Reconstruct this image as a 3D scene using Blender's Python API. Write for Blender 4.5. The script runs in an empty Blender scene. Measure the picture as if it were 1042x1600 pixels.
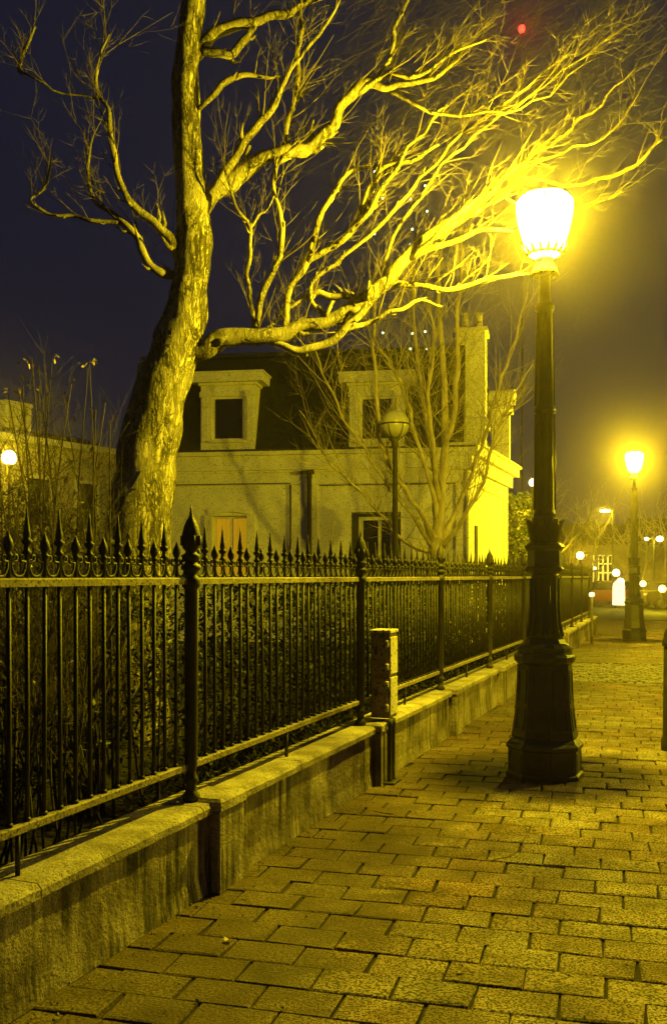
import bpy, bmesh, math, random
from mathutils import Vector, Matrix, noise as mnoise
R = math.radians
random.seed(7)
scene = bpy.context.scene
col = scene.collection

# ------------------------------------------------------------------ camera, world, exposure
FPX, HX, HY, CAMH = 1556.0, 521.0, 900.0, 1.6
cam_d = bpy.data.cameras.new('camera'); cam = bpy.data.objects.new('camera', cam_d); col.objects.link(cam)
cam.location = (0, 0, CAMH); cam.rotation_euler = (R(90), 0, 0)
cam_d.sensor_fit = 'VERTICAL'; cam_d.sensor_height = 36.0; cam_d.sensor_width = 24.0
cam_d.lens = 35.0; cam_d.shift_y = 0.0625; cam_d.clip_start = 0.05; cam_d.clip_end = 2000
scene.camera = cam
world = bpy.data.worlds.new('World'); scene.world = world; world.use_nodes = True
bg = world.node_tree.nodes['Background']
bg.inputs['Color'].default_value = (0.42, 0.44, 0.95, 1); bg.inputs['Strength'].default_value = 0.022
scene.view_settings.view_transform = 'Standard'; scene.view_settings.look = 'None'
scene.view_settings.gamma = 1.0; scene.view_settings.use_curve_mapping = False
scene.view_settings.exposure = 0.0
cy = scene.cycles
cy.max_bounces = 6; cy.diffuse_bounces = 3; cy.glossy_bounces = 2; cy.transmission_bounces = 3
cy.volume_bounces = 1; cy.transparent_max_bounces = 8; cy.sample_clamp_indirect = 3.0; cy.use_denoising = True
LAMP_COL = (1.0, 0.79, 0.008)
LAMP_POWER = 2800.0
HAZE_DENSITY = 0.0018

# ------------------------------------------------------------------ helpers
def px(x, y, d):
    """a point seen at photo pixel (x, y) and lying d metres in front of the lens"""
    return Vector(((x - HX) * d / FPX, d, CAMH + (HY - y) * d / FPX))

class MB:
    def __init__(s): s.v = []; s.f = []
    def add(s, vs, fs):
        o = len(s.v); s.v.extend([tuple(p) for p in vs]); s.f.extend([tuple(i + o for i in f) for f in fs]); return s
    def box(s, c, size, rz=0.0, mat=None):
        hx, hy, hz = size[0] / 2, size[1] / 2, size[2] / 2
        m = mat or Matrix.Rotation(rz, 3, 'Z'); c = Vector(c)
        vs = [c + m @ Vector((a * hx, b * hy, d * hz)) for d in (-1, 1) for a, b in ((-1, -1), (1, -1), (1, 1), (-1, 1))]
        return s.add(vs, [(3, 2, 1, 0), (4, 5, 6, 7), (0, 1, 5, 4), (1, 2, 6, 5), (2, 3, 7, 6), (3, 0, 4, 7)])
    def bbox(s, c, size, bev, rz=0.0, mat=None):
        """box whose top and four upright edges are chamfered"""
        hx, hy, hz = size[0] / 2, size[1] / 2, size[2] / 2
        m = mat or Matrix.Rotation(rz, 3, 'Z'); c = Vector(c); vs = []
        for z, ins in ((-hz, 0), (hz - bev, 0), (hz, bev)):
            for a, b in ((-1, -1), (1, -1), (1, 1), (-1, 1)):
                vs.append(c + m @ Vector((a * (hx - ins), b * (hy - ins), z)))
        fs = [(3, 2, 1, 0), (8, 9, 10, 11)]
        for k in (0, 4):
            for i in range(4): fs.append((k + i, k + (i + 1) % 4, k + 4 + (i + 1) % 4, k + 4 + i))
        return s.add(vs, fs)
    def lathe(s, prof, n=12, c=(0, 0, 0), ph=0.0, cap=True):
        c = Vector(c); vs = []; fs = []
        for r, z in prof:
            for i in range(n):
                a = ph + 2 * math.pi * i / n
                vs.append(c + Vector((r * math.cos(a), r * math.sin(a), z)))
        for k in range(len(prof) - 1):
            for i in range(n):
                j = (i + 1) % n
                fs.append((k * n + i, k * n + j, (k + 1) * n + j, (k + 1) * n + i))
        if cap:
            fs.append(tuple(reversed(range(n)))); fs.append(tuple((len(prof) - 1) * n + i for i in range(n)))
        return s.add(vs, fs)
    def tube(s, pts, rad, n=6, lump=0.0, seed=0.0):
        pts = [Vector(p) for p in pts]; m = len(pts)
        if m < 2: return s
        if not hasattr(rad, '__len__'): rad = [rad] * m
        vs = []; fs = []; ref = None
        for k in range(m):
            t = (pts[min(k + 1, m - 1)] - pts[max(k - 1, 0)])
            if t.length < 1e-9: t = Vector((0, 0, 1))
            t.normalize()
            if ref is None:
                ref = t.orthogonal().normalized()
            ref = (ref - t * ref.dot(t))
            if ref.length < 1e-6: ref = t.orthogonal()
            ref.normalize(); b = t.cross(ref)
            for i in range(n):
                a = 2 * math.pi * i / n
                dv = ref * math.cos(a) + b * math.sin(a)
                r = rad[k]
                if lump:
                    q = pts[k] + dv * r
                    r *= 1 + lump * mnoise.noise(Vector((q.x * 7 + seed, q.y * 7, q.z * 4.0))) + lump * .6 * mnoise.noise(Vector((q.x * 19 + seed, q.y * 19, q.z * 7.0)))
                vs.append(pts[k] + dv * r)
        for k in range(m - 1):
            for i in range(n):
                j = (i + 1) % n
                fs.append((k * n + i, k * n + j, (k + 1) * n + j, (k + 1) * n + i))
        fs.append(tuple(reversed(range(n)))); fs.append(tuple((m - 1) * n + i for i in range(n)))
        return s.add(vs, fs)
    def prism(s, poly, ax, h):
        """polygon of 3-D points pushed along vector ax*h"""
        n = len(poly); a = [Vector(p) for p in poly]; b = [p + Vector(ax) * h for p in a]
        fs = [tuple(reversed(range(n))), tuple(range(n, 2 * n))] + [(i, (i + 1) % n, n + (i + 1) % n, n + i) for i in range(n)]
        return s.add(a + b, fs)
    def mesh(s, name, m, smooth=False):
        me = bpy.data.meshes.new(name); me.from_pydata(s.v, [], s.f); me.materials.append(m)
        if smooth: me.polygons.foreach_set('use_smooth', [True] * len(me.polygons))
        me.update(); bm = bmesh.new(); bm.from_mesh(me); bmesh.ops.recalc_face_normals(bm, faces=bm.faces); bm.to_mesh(me); bm.free()
        return me
    def build(s, name, m, parent=None, smooth=False, kind=None, loc=None, rz=0.0):
        return put(name, s.mesh(name, m, smooth), parent, kind, loc, rz)

def put(name, me, parent=None, kind=None, loc=None, rz=0.0):
    o = bpy.data.objects.new(name, me); col.objects.link(o)
    if parent is not None: o.parent = parent
    if loc is not None: o.location = loc
    if rz: o.rotation_euler = (0, 0, rz)
    if kind: o['kind'] = kind
    return o
def thing(name, label, cat, loc=(0, 0, 0), rz=0.0, group=None):
    o = bpy.data.objects.new(name, None); col.objects.link(o); o.location = loc; o.rotation_euler = (0, 0, rz)
    o.empty_display_size = .2
    return tag(o, label, cat, group)
def tag(o, label, cat, group=None):
    o['label'] = label; o['category'] = cat
    if group: o['group'] = group
    return o
def copy_tree(o, parent=None):
    c = o.copy(); col.objects.link(c); c.parent = parent
    for ch in list(o.children): copy_tree(ch, c)
    return c
def cr(pts, sub=4):
    """Catmull-Rom through tuples of any length"""
    out = []; n = len(pts)
    for i in range(n - 1):
        p0, p1, p2, p3 = pts[max(i - 1, 0)], pts[i], pts[i + 1], pts[min(i + 2, n - 1)]
        for k in range(sub):
            t = k / sub
            out.append(tuple(.5 * (2 * b + (c - a) * t + (2 * a - 5 * b + 4 * c - d) * t * t + (3 * b - a - 3 * c + d) * t ** 3) for a, b, c, d in zip(p0, p1, p2, p3)))
    out.append(tuple(pts[-1])); return out

# ------------------------------------------------------------------ materials
def mk(name):
    m = bpy.data.materials.new(name); m.use_nodes = True
    nt = m.node_tree; return m, nt, nt.nodes['Principled BSDF']
def N(nt, t, **kw):
    n = nt.nodes.new(t)
    for k, v in kw.items():
        if k in n.inputs: n.inputs[k].default_value = v
        else: setattr(n, k, v)
    return n
def pos(nt, stretch=(1, 1, 1), world_space=True):
    if world_space: src = N(nt, 'ShaderNodeNewGeometry').outputs['Position']
    else: src = N(nt, 'ShaderNodeTexCoord').outputs['Object']
    mp = N(nt, 'ShaderNodeMapping'); mp.inputs['Scale'].default_value = stretch
    nt.links.new(src, mp.inputs['Vector']); return mp.outputs['Vector']
def ramp(nt, src, a, b, c0=(0, 0, 0, 1), c1=(1, 1, 1, 1)):
    r = N(nt, 'ShaderNodeValToRGB'); r.color_ramp.elements[0].position = a; r.color_ramp.elements[1].position = b
    r.color_ramp.elements[0].color = c0; r.color_ramp.elements[1].color = c1
    nt.links.new(src, r.inputs['Fac']); return r.outputs['Color']
def mixc(nt, fac, a, b, blend='MIX'):
    m = N(nt, 'ShaderNodeMix', data_type='RGBA', blend_type=blend)
    for sock, v in ((m.inputs['Factor'], fac), (m.inputs['A'] if False else m.inputs[6], a), (m.inputs[7], b)):
        if hasattr(v, 'is_output'): nt.links.new(v, sock)
        else: sock.default_value = v if not isinstance(v, tuple) else (v + (1,) if len(v) == 3 else v)
    return m.outputs[2]
def rough_mat(name, c1, c2, scale=6, rough=.8, bump=.3, stretch=(1, 1, 1), speck=0.0, speck_scale=220, speck_col=(.03, .03, .03), streak=0.0,
              island=0.0, spec=.3, metal=0.0, lo=.35, hi=.65, bscale=None, world_space=True):
    m, nt, p = mk(name); v = pos(nt, stretch, world_space)
    n = N(nt, 'ShaderNodeTexNoise', Scale=scale, Detail=6.0, Roughness=.62); nt.links.new(v, n.inputs['Vector'])
    c = mixc(nt, ramp(nt, n.outputs['Fac'], lo, hi), c1, c2)
    if streak:
        v2 = pos(nt, (9, 9, .55), world_space); s = N(nt, 'ShaderNodeTexNoise', Scale=2.2, Detail=5.0, Roughness=.7); nt.links.new(v2, s.inputs['Vector'])
        nb_ = N(nt, 'ShaderNodeTexNoise', Scale=2.1, Detail=5.0); nt.links.new(v, nb_.inputs['Vector'])
        fm = N(nt, 'ShaderNodeMath', operation='MULTIPLY'); nt.links.new(ramp(nt, s.outputs['Fac'], .42, .58), fm.inputs[0]); nt.links.new(ramp(nt, nb_.outputs['Fac'], .36, .58), fm.inputs[1])
        c = mixc(nt, fm.outputs[0], c, tuple(x * (1 - streak) for x in c1))
    if speck:
        v3 = pos(nt, (1, 1, 1), world_space); s = N(nt, 'ShaderNodeTexNoise', Scale=speck_scale, Detail=2.0); nt.links.new(v3, s.inputs['Vector'])
        f = ramp(nt, s.outputs['Fac'], .60 - speck * .1, .68 - speck * .1)
        c = mixc(nt, f, c, speck_col)
    if island:
        g = N(nt, 'ShaderNodeNewGeometry'); oi = N(nt, 'ShaderNodeObjectInfo')
        ad = N(nt, 'ShaderNodeMath', operation='ADD'); nt.links.new(g.outputs['Random Per Island'], ad.inputs[0]); nt.links.new(oi.outputs['Random'], ad.inputs[1])
        fr = N(nt, 'ShaderNodeMath', operation='FRACT'); nt.links.new(ad.outputs[0], fr.inputs[0])
        mr = N(nt, 'ShaderNodeMapRange'); mr.inputs['To Min'].default_value = 1 - island; mr.inputs['To Max'].default_value = 1 + island
        nt.links.new(fr.outputs[0], mr.inputs['Value'])
        hs = N(nt, 'ShaderNodeHueSaturation'); nt.links.new(mr.outputs[0], hs.inputs['Value']); nt.links.new(c, hs.inputs['Color']); c = hs.outputs['Color']
    nt.links.new(c, p.inputs['Base Color'])
    p.inputs['Roughness'].default_value = rough; p.inputs['Specular IOR Level'].default_value = spec; p.inputs['Metallic'].default_value = metal
    if bump:
        b = N(nt, 'ShaderNodeBump', Strength=bump, Distance=.02)
        nb = N(nt, 'ShaderNodeTexNoise', Scale=bscale or scale * 5, Detail=5.0, Roughness=.65); nt.links.new(v, nb.inputs['Vector'])
        nt.links.new(nb.outputs['Fac'], b.inputs['Height']); nt.links.new(b.outputs['Normal'], p.inputs['Normal'])
    return m
def glow_mat(name, colr, strength):
    m, nt, p = mk(name); p.inputs['Base Color'].default_value = (.7, .7, .7, 1)
    p.inputs['Emission Color'].default_value = colr + (1,); p.inputs['Emission Strength'].default_value = strength; return m
def glass_mat(name, colr=(.02, .02, .025), rough=.08):
    m, nt, p = mk(name); p.inputs['Base Color'].default_value = colr + (1,); p.inputs['Roughness'].default_value = rough
    p.inputs['Specular IOR Level'].default_value = .6; return m
def bark_mat(name, light, dark, sc=1.0, depth=.9, cover=.5):
    m, nt, p = mk(name)
    v = pos(nt, (1, 1, .20))
    n1 = N(nt, 'ShaderNodeTexNoise', Scale=15.0 * sc, Detail=4.0, Roughness=.6, Distortion=.6); nt.links.new(v, n1.inputs['Vector'])
    n2 = N(nt, 'ShaderNodeTexNoise', Scale=42.0 * sc, Detail=4.0, Roughness=.7, Distortion=.9); nt.links.new(v, n2.inputs['Vector'])
    v2 = pos(nt, (1, 1, .55)); n3 = N(nt, 'ShaderNodeTexNoise', Scale=3.4, Detail=3.0); nt.links.new(v2, n3.inputs['Vector'])
    def ridge(src, w):
        a = N(nt, 'ShaderNodeMath', operation='SUBTRACT'); nt.links.new(src, a.inputs[0]); a.inputs[1].default_value = .5
        b = N(nt, 'ShaderNodeMath', operation='ABSOLUTE'); nt.links.new(a.outputs[0], b.inputs[0])
        return ramp(nt, b.outputs[0], .012, w)
    r1 = ridge(n1.outputs['Fac'], .05); r2 = ridge(n2.outputs['Fac'], .06)
    fis = mixc(nt, 1.0, r1, mixc(nt, .85, (1, 1, 1), r2), 'MULTIPLY')
    fis = mixc(nt, ramp(nt, n3.outputs['Fac'], .50 - cover * .3, .78 - cover * .3), (1, 1, 1), fis)
    base = mixc(nt, ramp(nt, n2.outputs['Fac'], .36, .62), tuple(x * .62 for x in light), light)
    c = mixc(nt, fis, dark, base); nt.links.new(c, p.inputs['Base Color'])
    p.inputs['Roughness'].default_value = .9; p.inputs['Specular IOR Level'].default_value = .15
    h = mixc(nt, .35, fis, n1.outputs['Color'])
    b = N(nt, 'ShaderNodeBump', Strength=depth, Distance=.03); nt.links.new(h, b.inputs['Height']); nt.links.new(b.outputs['Normal'], p.inputs['Normal'])
    return m

def clear_glow(name, colr, strength):
    m, nt, p = mk(name)
    em = N(nt, 'ShaderNodeEmission', Strength=strength); em.inputs['Color'].default_value = colr + (1,)
    tr = N(nt, 'ShaderNodeBsdfTransparent'); ad = N(nt, 'ShaderNodeAddShader')
    nt.links.new(em.outputs[0], ad.inputs[0]); nt.links.new(tr.outputs[0], ad.inputs[1]); nt.links.new(ad.outputs[0], nt.nodes['Material Output'].inputs['Surface'])
    return m
M = {}
def paver_mat():
    m = rough_mat('paving stone', (.24, .20, .15), (.45, .38, .29), 4, .78, .6, speck=1.25, speck_scale=95, speck_col=(.035, .026, .022), island=.20, spec=.35, bscale=60)
    nt = m.node_tree; p = nt.nodes['Principled BSDF']; c = p.inputs['Base Color'].links[0].from_socket
    g = N(nt, 'ShaderNodeNewGeometry'); oi = N(nt, 'ShaderNodeObjectInfo')
    ad = N(nt, 'ShaderNodeMath', operation='MULTIPLY_ADD'); nt.links.new(g.outputs['Random Per Island'], ad.inputs[0]); ad.inputs[1].default_value = 3.7; nt.links.new(oi.outputs['Random'], ad.inputs[2])
    fr = N(nt, 'ShaderNodeMath', operation='FRACT'); nt.links.new(ad.outputs[0], fr.inputs[0])
    n = N(nt, 'ShaderNodeTexNoise', Scale=.55, Detail=3.0); nt.links.new(g.outputs['Position'], n.inputs['Vector'])
    a2 = N(nt, 'ShaderNodeMath', operation='MULTIPLY_ADD'); nt.links.new(n.outputs['Fac'], a2.inputs[0]); a2.inputs[1].default_value = 1.1; a2.inputs[2].default_value = -.30
    a3 = N(nt, 'ShaderNodeMath', operation='MULTIPLY_ADD'); nt.links.new(fr.outputs[0], a3.inputs[0]); a3.inputs[1].default_value = .16; nt.links.new(a2.outputs[0], a3.inputs[2])
    c = mixc(nt, ramp(nt, a3.outputs[0], .18, .50), c, mixc(nt, 1.0, c, (.95, .72, .58), 'MULTIPLY'))
    # darker towards the wall foot: the dim light there put into the colour
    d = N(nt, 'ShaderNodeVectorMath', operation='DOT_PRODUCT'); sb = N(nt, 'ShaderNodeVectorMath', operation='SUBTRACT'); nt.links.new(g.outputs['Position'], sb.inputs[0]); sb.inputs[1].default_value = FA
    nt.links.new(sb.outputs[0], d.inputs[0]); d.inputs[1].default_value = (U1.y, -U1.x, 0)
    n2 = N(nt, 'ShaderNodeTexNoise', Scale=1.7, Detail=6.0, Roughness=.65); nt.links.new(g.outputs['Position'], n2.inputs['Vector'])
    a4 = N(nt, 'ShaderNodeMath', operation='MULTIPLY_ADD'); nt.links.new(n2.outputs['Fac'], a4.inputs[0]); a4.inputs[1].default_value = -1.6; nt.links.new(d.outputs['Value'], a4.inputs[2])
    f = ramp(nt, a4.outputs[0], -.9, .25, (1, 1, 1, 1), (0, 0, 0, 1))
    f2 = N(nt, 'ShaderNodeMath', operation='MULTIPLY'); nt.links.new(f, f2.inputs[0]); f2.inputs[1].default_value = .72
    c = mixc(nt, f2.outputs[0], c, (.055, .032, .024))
    st = N(nt, 'ShaderNodeTexNoise', Scale=2.3, Detail=7.0, Roughness=.7); nt.links.new(g.outputs['Position'], st.inputs['Vector'])
    c = mixc(nt, ramp(nt, st.outputs['Fac'], .42, .66), c, mixc(nt, 1.0, c, (.46, .38, .33), 'MULTIPLY'))
    nt.links.new(c, p.inputs['Base Color']); return m
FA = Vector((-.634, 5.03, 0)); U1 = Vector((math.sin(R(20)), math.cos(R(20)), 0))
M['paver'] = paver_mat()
M['joint'] = rough_mat('joint dirt', (.022, .018, .016), (.045, .036, .03), 20, .95, .6)
M['sett'] = rough_mat('granite sett', (.22, .19, .17), (.36, .32, .29), 9, .7, .6, speck=.8, speck_scale=90, island=.2, bscale=45)
M['asphalt'] = rough_mat('asphalt', (.04, .04, .042), (.07, .068, .066), 30, .75, .5, speck=.6, speck_scale=150, speck_col=(.12, .12, .12))
M['soil'] = rough_mat('garden soil', (.012, .010, .008), (.03, .025, .018), 9, .95, .8)
M['render'] = rough_mat('weathered wall render', (.13, .10, .085), (.44, .38, .32), 2.6, .85, .7, streak=.93, speck=.55, speck_scale=150, speck_col=(.06, .05, .045), bscale=26)
M['coping'] = rough_mat('coping stone', (.20, .17, .14), (.46, .41, .35), 5, .8, .8, speck=.45, speck_scale=140, speck_col=(.06, .05, .04), bscale=40, island=.12)
M['iron'] = rough_mat('black painted iron', (.012, .012, .015), (.035, .028, .026), 14, .55, .25, spec=.35)
M['column'] = rough_mat('lamp column paint', (.018, .018, .023), (.045, .038, .037), 7, .36, .3, spec=.55, bscale=60)
M['rail'] = rough_mat('worn dusty iron rail', (.16, .13, .11), (.30, .25, .21), 11, .7, .3, speck=.5, speck_scale=70)
M['bark'] = bark_mat('plane tree bark', (.42, .37, .31), (.035, .03, .027), .8, 1.0, .9)
M['limb'] = bark_mat('smooth limb bark', (.33, .29, .24), (.045, .037, .03), 1.1, .9, .5)
M['twig'] = rough_mat('twig bark', (.07, .052, .042), (.13, .105, .085), 20, .85, .3)
M['young'] = rough_mat('young tree bark', (.22, .18, .15), (.38, .33, .27), 12, .85, .4, stretch=(1, 1, .3))
M['stem'] = rough_mat('shrub stem', (.05, .04, .034), (.11, .088, .072), 15, .85, .3)
M['leaf'] = rough_mat('dull leaf', (.03, .045, .018), (.06, .075, .03), 30, .6, .0)
M['dryleaf'] = rough_mat('dry leaf', (.35, .27, .12), (.5, .42, .2), 30, .7, .0)
M['hedge'] = rough_mat('hedge leaf', (.005, .008, .004), (.013, .017, .008), 12, .6, .0)
M['ivy'] = rough_mat('ivy leaf', (.02, .028, .012), (.05, .06, .026), 8, .55, .0)
M['stucco'] = rough_mat('painted stucco', (.68, .63, .56), (.80, .76, .69), 2.2, .85, .18, speck=.12, speck_scale=38, speck_col=(.25, .22, .18), bscale=60)
M['trim'] = rough_mat('painted trim', (.62, .58, .52), (.74, .7, .64), 6, .75, .15, speck=.25, speck_scale=45, speck_col=(.25, .22, .18))
M['slate'] = rough_mat('roof slate', (.008, .008, .010), (.02, .019, .021), 10, .7, .4)
M['pipe'] = rough_mat('dark downpipe', (.02, .018, .018), (.05, .04, .04), 12, .6, .2)
M['darkwood'] = rough_mat('dark painted surround', (.02, .02, .022), (.04, .036, .036), 12, .6, .2)
M['sash'] = rough_mat('white sash paint', (.6, .57, .5), (.72, .68, .6), 12, .6, .1)
M['pane'] = glass_mat('window glass', (.015, .013, .015))
M['curtain'] = glow_mat('lamp-lit shutters', (1.0, .56, .010), .36); M['curtain'].node_tree.nodes['Principled BSDF'].inputs['Base Color'].default_value = (.22, .12, .03, 1)
M['lanternglass'] = clear_glow('lit lantern glass', (1.0, .95, .72), 2.2)
M['globe_dim'] = rough_mat('opal globe', (.24, .225, .20), (.30, .28, .25), 3, .35, .05, spec=.5)
M['bulb'] = clear_glow('white lamp glow', (1.0, .90, .50), 1.7)
M['bulb_y'] = clear_glow('yellow lamp glow', (1.0, .82, .30), 1.5)
M['fairy'] = glow_mat('fairy bulb glow', (.75, 1.0, .72), 1.6)
M['red'] = clear_glow('red beacon glow', (1.0, .02, .008), 5.0)
M['tail'] = glow_mat('tail light glow', (1.0, .06, .01), .7)
M['lamplit'] = glow_mat('lit column glow', (1.0, .92, .50), 1.5)
M['pole'] = rough_mat('grey pole', (.08, .075, .07), (.14, .13, .12), 8, .5, .1)
M['brick'] = rough_mat('distant wall', (.36, .31, .26), (.52, .46, .40), 2.5, .9, .3, speck=.6, speck_scale=14, speck_col=(.09, .07, .06))
M['farwall'] = rough_mat('far facade', (.24, .2, .17), (.36, .31, .27), 2, .9, .2)
M['carpaint'] = rough_mat('car paint', (.02, .02, .024), (.035, .03, .03), 5, .3, .0, spec=.6)
M['redpaint'] = rough_mat('red car paint', (.10, .012, .005), (.13, .018, .007), 5, .3, .0, spec=.6)
M['tyre'] = rough_mat('tyre rubber', (.012, .012, .012), (.02, .02, .02), 20, .9, .1)
M['cabinet'] = rough_mat('cabinet paint', (.16, .11, .085), (.26, .19, .15), 9, .6, .3, speck=.5, speck_scale=50)
M['metal_and_lit_side'] = rough_mat('pale metal and lit cabinet side', (.45, .41, .36), (.62, .57, .5), 9, .6, .2, speck=.4, speck_scale=40)

def point_light(name, loc, power, radius=.05, colr=LAMP_COL, parent=None):
    d = bpy.data.lights.new(name, 'POINT'); d.energy = power; d.color = colr; d.shadow_soft_size = radius
    o = bpy.data.objects.new(name, d); col.objects.link(o); o.location = loc
    if parent is not None: o.parent = parent
    return o

# ------------------------------------------------------------------ the plan of the street
FA = Vector((-.634, 5.03, 0)); YAW1 = R(20.0)
U1 = Vector((math.sin(YAW1), math.cos(YAW1), 0)); T1 = 10.0
FC = FA + U1 * T1; FE = Vector((7.55, 28.6, 0)); U2 = (FE - FC).normalized(); TE = T1 + (FE - FC).length
def fpt(t, off=0.0, z=0.0):
    """a point of the fence line: t metres along it from the big post, off metres towards the pavement"""
    u = U1 if t <= T1 else U2
    n = Vector((u.y, -u.x, 0))
    b = FA + U1 * t if t <= T1 else FC + U2 * (t - T1)
    return b + n * off + Vector((0, 0, z))
def fyaw(t):
    u = U1 if t <= T1 else U2
    return math.atan2(u.y, u.x)

# ------------------------------------------------------------------ ground
def sheet(name, poly, z, m, kind='structure', parent=None):
    mb = MB(); mb.add([(p[0], p[1], z) for p in poly], [tuple(range(len(poly)))]); return mb.build(name, m, parent, kind=kind)
sheet('ground', [(-145, -30), (145, -30), (145, 145), (-145, 145)], -.16, M['soil'])
g0, g1, g2 = fpt(-9, -.12), fpt(T1, -.12), fpt(TE + .3, -.12)
PEND = 37.0
pave_poly = [g0, g1, g2, Vector((10.2, PEND, 0)), Vector((24, PEND - 3.5, 0)), Vector((24, -9, 0))]
mb = MB(); mb.prism([Vector((p.x, p.y, -.15)) for p in pave_poly], (0, 0, 1), .135)
pavement = mb.build('pavement', M['joint'], kind='structure')
sheet('road', [(8, PEND - 1), (60, PEND - 14), (60, 56), (-6, 56), (4, PEND + 4)], -.14, M['asphalt'])
mb = MB(); mb.prism([Vector(p) for p in ((-6, 56.2, -.15), (70, 56.2, -.15), (70, 75, -.15), (-6, 75, -.15))], (0, 0, 1), .15)
mb.build('far_pavement', M['sett'], kind='structure')
gd = [fpt(-9, -.14), fpt(T1, -.14), fpt(TE, -.14), Vector((6.5, 34, 0)), Vector((-40, 60, 0)), Vector((-40, 0, 0))]
sheet('garden_ground', gd, .10, M['soil'])

# pavers: a running bond laid at its own angle to the fence
PY = R(15.4); pu = Vector((math.cos(PY), -math.sin(PY), 0)); pv = Vector((math.sin(PY), math.cos(PY), 0))
PW, PD, GAP = .312, .215, .009
def inside_pave(c, margin=.0):
    for a, b in ((-9, T1), (T1, TE)):
        pass
    t = (c - FA).dot(U1)
    if t <= T1: off = (c - FA).dot(Vector((U1.y, -U1.x, 0)))
    else: off = (c - FC).dot(Vector((U2.y, -U2.x, 0))) if (c - FC).dot(U2) < (TE - T1) else 1.0
    return off
LX, LY = 1.69, 7.98
sett_lo, sett_hi = 15.5, 18.9           # the sett crossing, measured along the view
cells = []
rng = random.Random(3)
O = Vector((1.0, 5.0, 0))
for r in range(-18, 150):
    sh = (r % 2) * .5 * PW + rng.uniform(-.045, .045)
    for c in range(-40, 60):
        p = O + pu * (c * PW + sh) + pv * (r * PD)
        if p.y < 2.7 or p.y > 36.3 or p.x > 12 or abs(p.x) > p.y * .42 + .6: continue
        off = inside_pave(p)
        if off < -.1: continue
        if sett_lo < (p - O).dot(pv) + O.dot(pv) * 0 + 5.0 < sett_hi and off > .5: continue
        if abs(p.x - LX) < .1 and abs(p.y - LY) < .1: continue
        cells.append((p, rng.random(), rng.random(), rng.random()))
cells.sort(key=lambda q: q[0].y)
def visible(p):
    x = HX + FPX * p.x / p.y; y = HY + FPX * CAMH / p.y
    return -40 < x < 1085 and y < 1640
near = [q for q in cells if visible(q[0])][:300]
nearset = set(id(q) for q in near)
variants = []
for k in range(10):
    mb = MB(); a = rng.uniform(-.005, .003); w = PW - GAP; d = PD - GAP
    mb.bbox((0, 0, -.03), (w + a, d - a, .06), .005)
    # wear the corners unevenly
    vv = [list(v) for v in mb.v]
    for i in range(4, 12):
        vv[i][0] += rng.uniform(-.006, .004); vv[i][1] += rng.uniform(-.006, .004)
    if k in (2, 4, 7):
        i = rng.choice((8, 9, 10, 11)); vv[i][0] *= .88; vv[i][1] *= .80; vv[i - 4][0] *= .93; vv[i - 4][1] *= .88
    mb.v = [tuple(v) for v in vv]; variants.append(mb.mesh('paver', M['paver']))
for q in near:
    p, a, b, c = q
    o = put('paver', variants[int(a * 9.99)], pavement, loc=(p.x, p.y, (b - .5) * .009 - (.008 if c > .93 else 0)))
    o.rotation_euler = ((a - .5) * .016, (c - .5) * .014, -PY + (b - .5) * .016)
mb = MB()
for q in cells:
    if id(q) in nearset: continue
    p, a, b, c = q
    m3 = Matrix.Rotation(-PY + (b - .5) * .014, 3, 'Z') @ Matrix.Rotation((a - .5) * .014, 3, 'X')
    mb.bbox((p.x, p.y, -.03 + (c - .5) * .006), (PW - GAP, PD - GAP, .06), .005, mat=m3)
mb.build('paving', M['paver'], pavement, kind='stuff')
mb = MB(); sw = .17
for r in range(int((sett_hi - sett_lo) / sw)):
    for c in range(60):
        s = sett_lo - 5.0 + (r + .5) * sw; p = O + pv * s + pu * ((c - 25) * .135 + (r % 2) * .07 + rng.uniform(-.012, .012))
        if abs(p.x) > p.y * .4 or inside_pave(p) < .1: continue
        mb.bbox((p.x, p.y, -.045 + rng.uniform(-.012, .012)), (.118 + rng.uniform(-.02, .008), sw - .022, .1), .018, rz=-PY + rng.uniform(-.08, .08))
mb.build('setts', M['sett'], pavement, kind='stuff')

# ------------------------------------------------------------------ plinth wall
WALLZ = .40
POSTS = [-2.65, 0.0, 2.72, 5.25, 7.78, 10.4, 13.0, 15.6, 18.2, 20.8, 23.3]
wall = thing('plinth_wall', 'low streaked stone wall with coping under the black iron railing', 'wall', fpt(0), 0)
def world_child(o):
    o.matrix_parent_inverse = o.parent.matrix_basis.inverted() if False else Matrix.Translation(-Vector(o.parent.location))
    return o
def wall_body(t0, t1, nm):
    mb = MB(); n = max(2, int((t1 - t0) / .18)); vs = []; fs = []
    rows = (0, .1, .2, .3, WALLZ)
    for k in range(n + 1):
        t = t0 + (t1 - t0) * k / n
        for z in rows:
            wob = .006 * mnoise.noise(Vector((t * 3, z * 7, 1))) + (.012 * (1 - z / .1) if z < .1 else 0)
            vs.append(fpt(t, wob, z))
        for z in reversed(rows): vs.append(fpt(t, -.24, z))
    w = 2 * len(rows)
    for k in range(n):
        for i in range(w - 1): fs.append((k * w + i, k * w + i + 1, (k + 1) * w + i + 1, (k + 1) * w + i))
    fs.append(tuple(range(w))); fs.append(tuple(n * w + i for i in reversed(range(w))))
    mb.add(vs, fs); return world_child(mb.build(nm, M['render'], wall))
wall_body(-9, T1, 'wall_body'); wall_body(T1, TE, 'wall_body')
t = -8.8; rw = random.Random(5)
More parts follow.
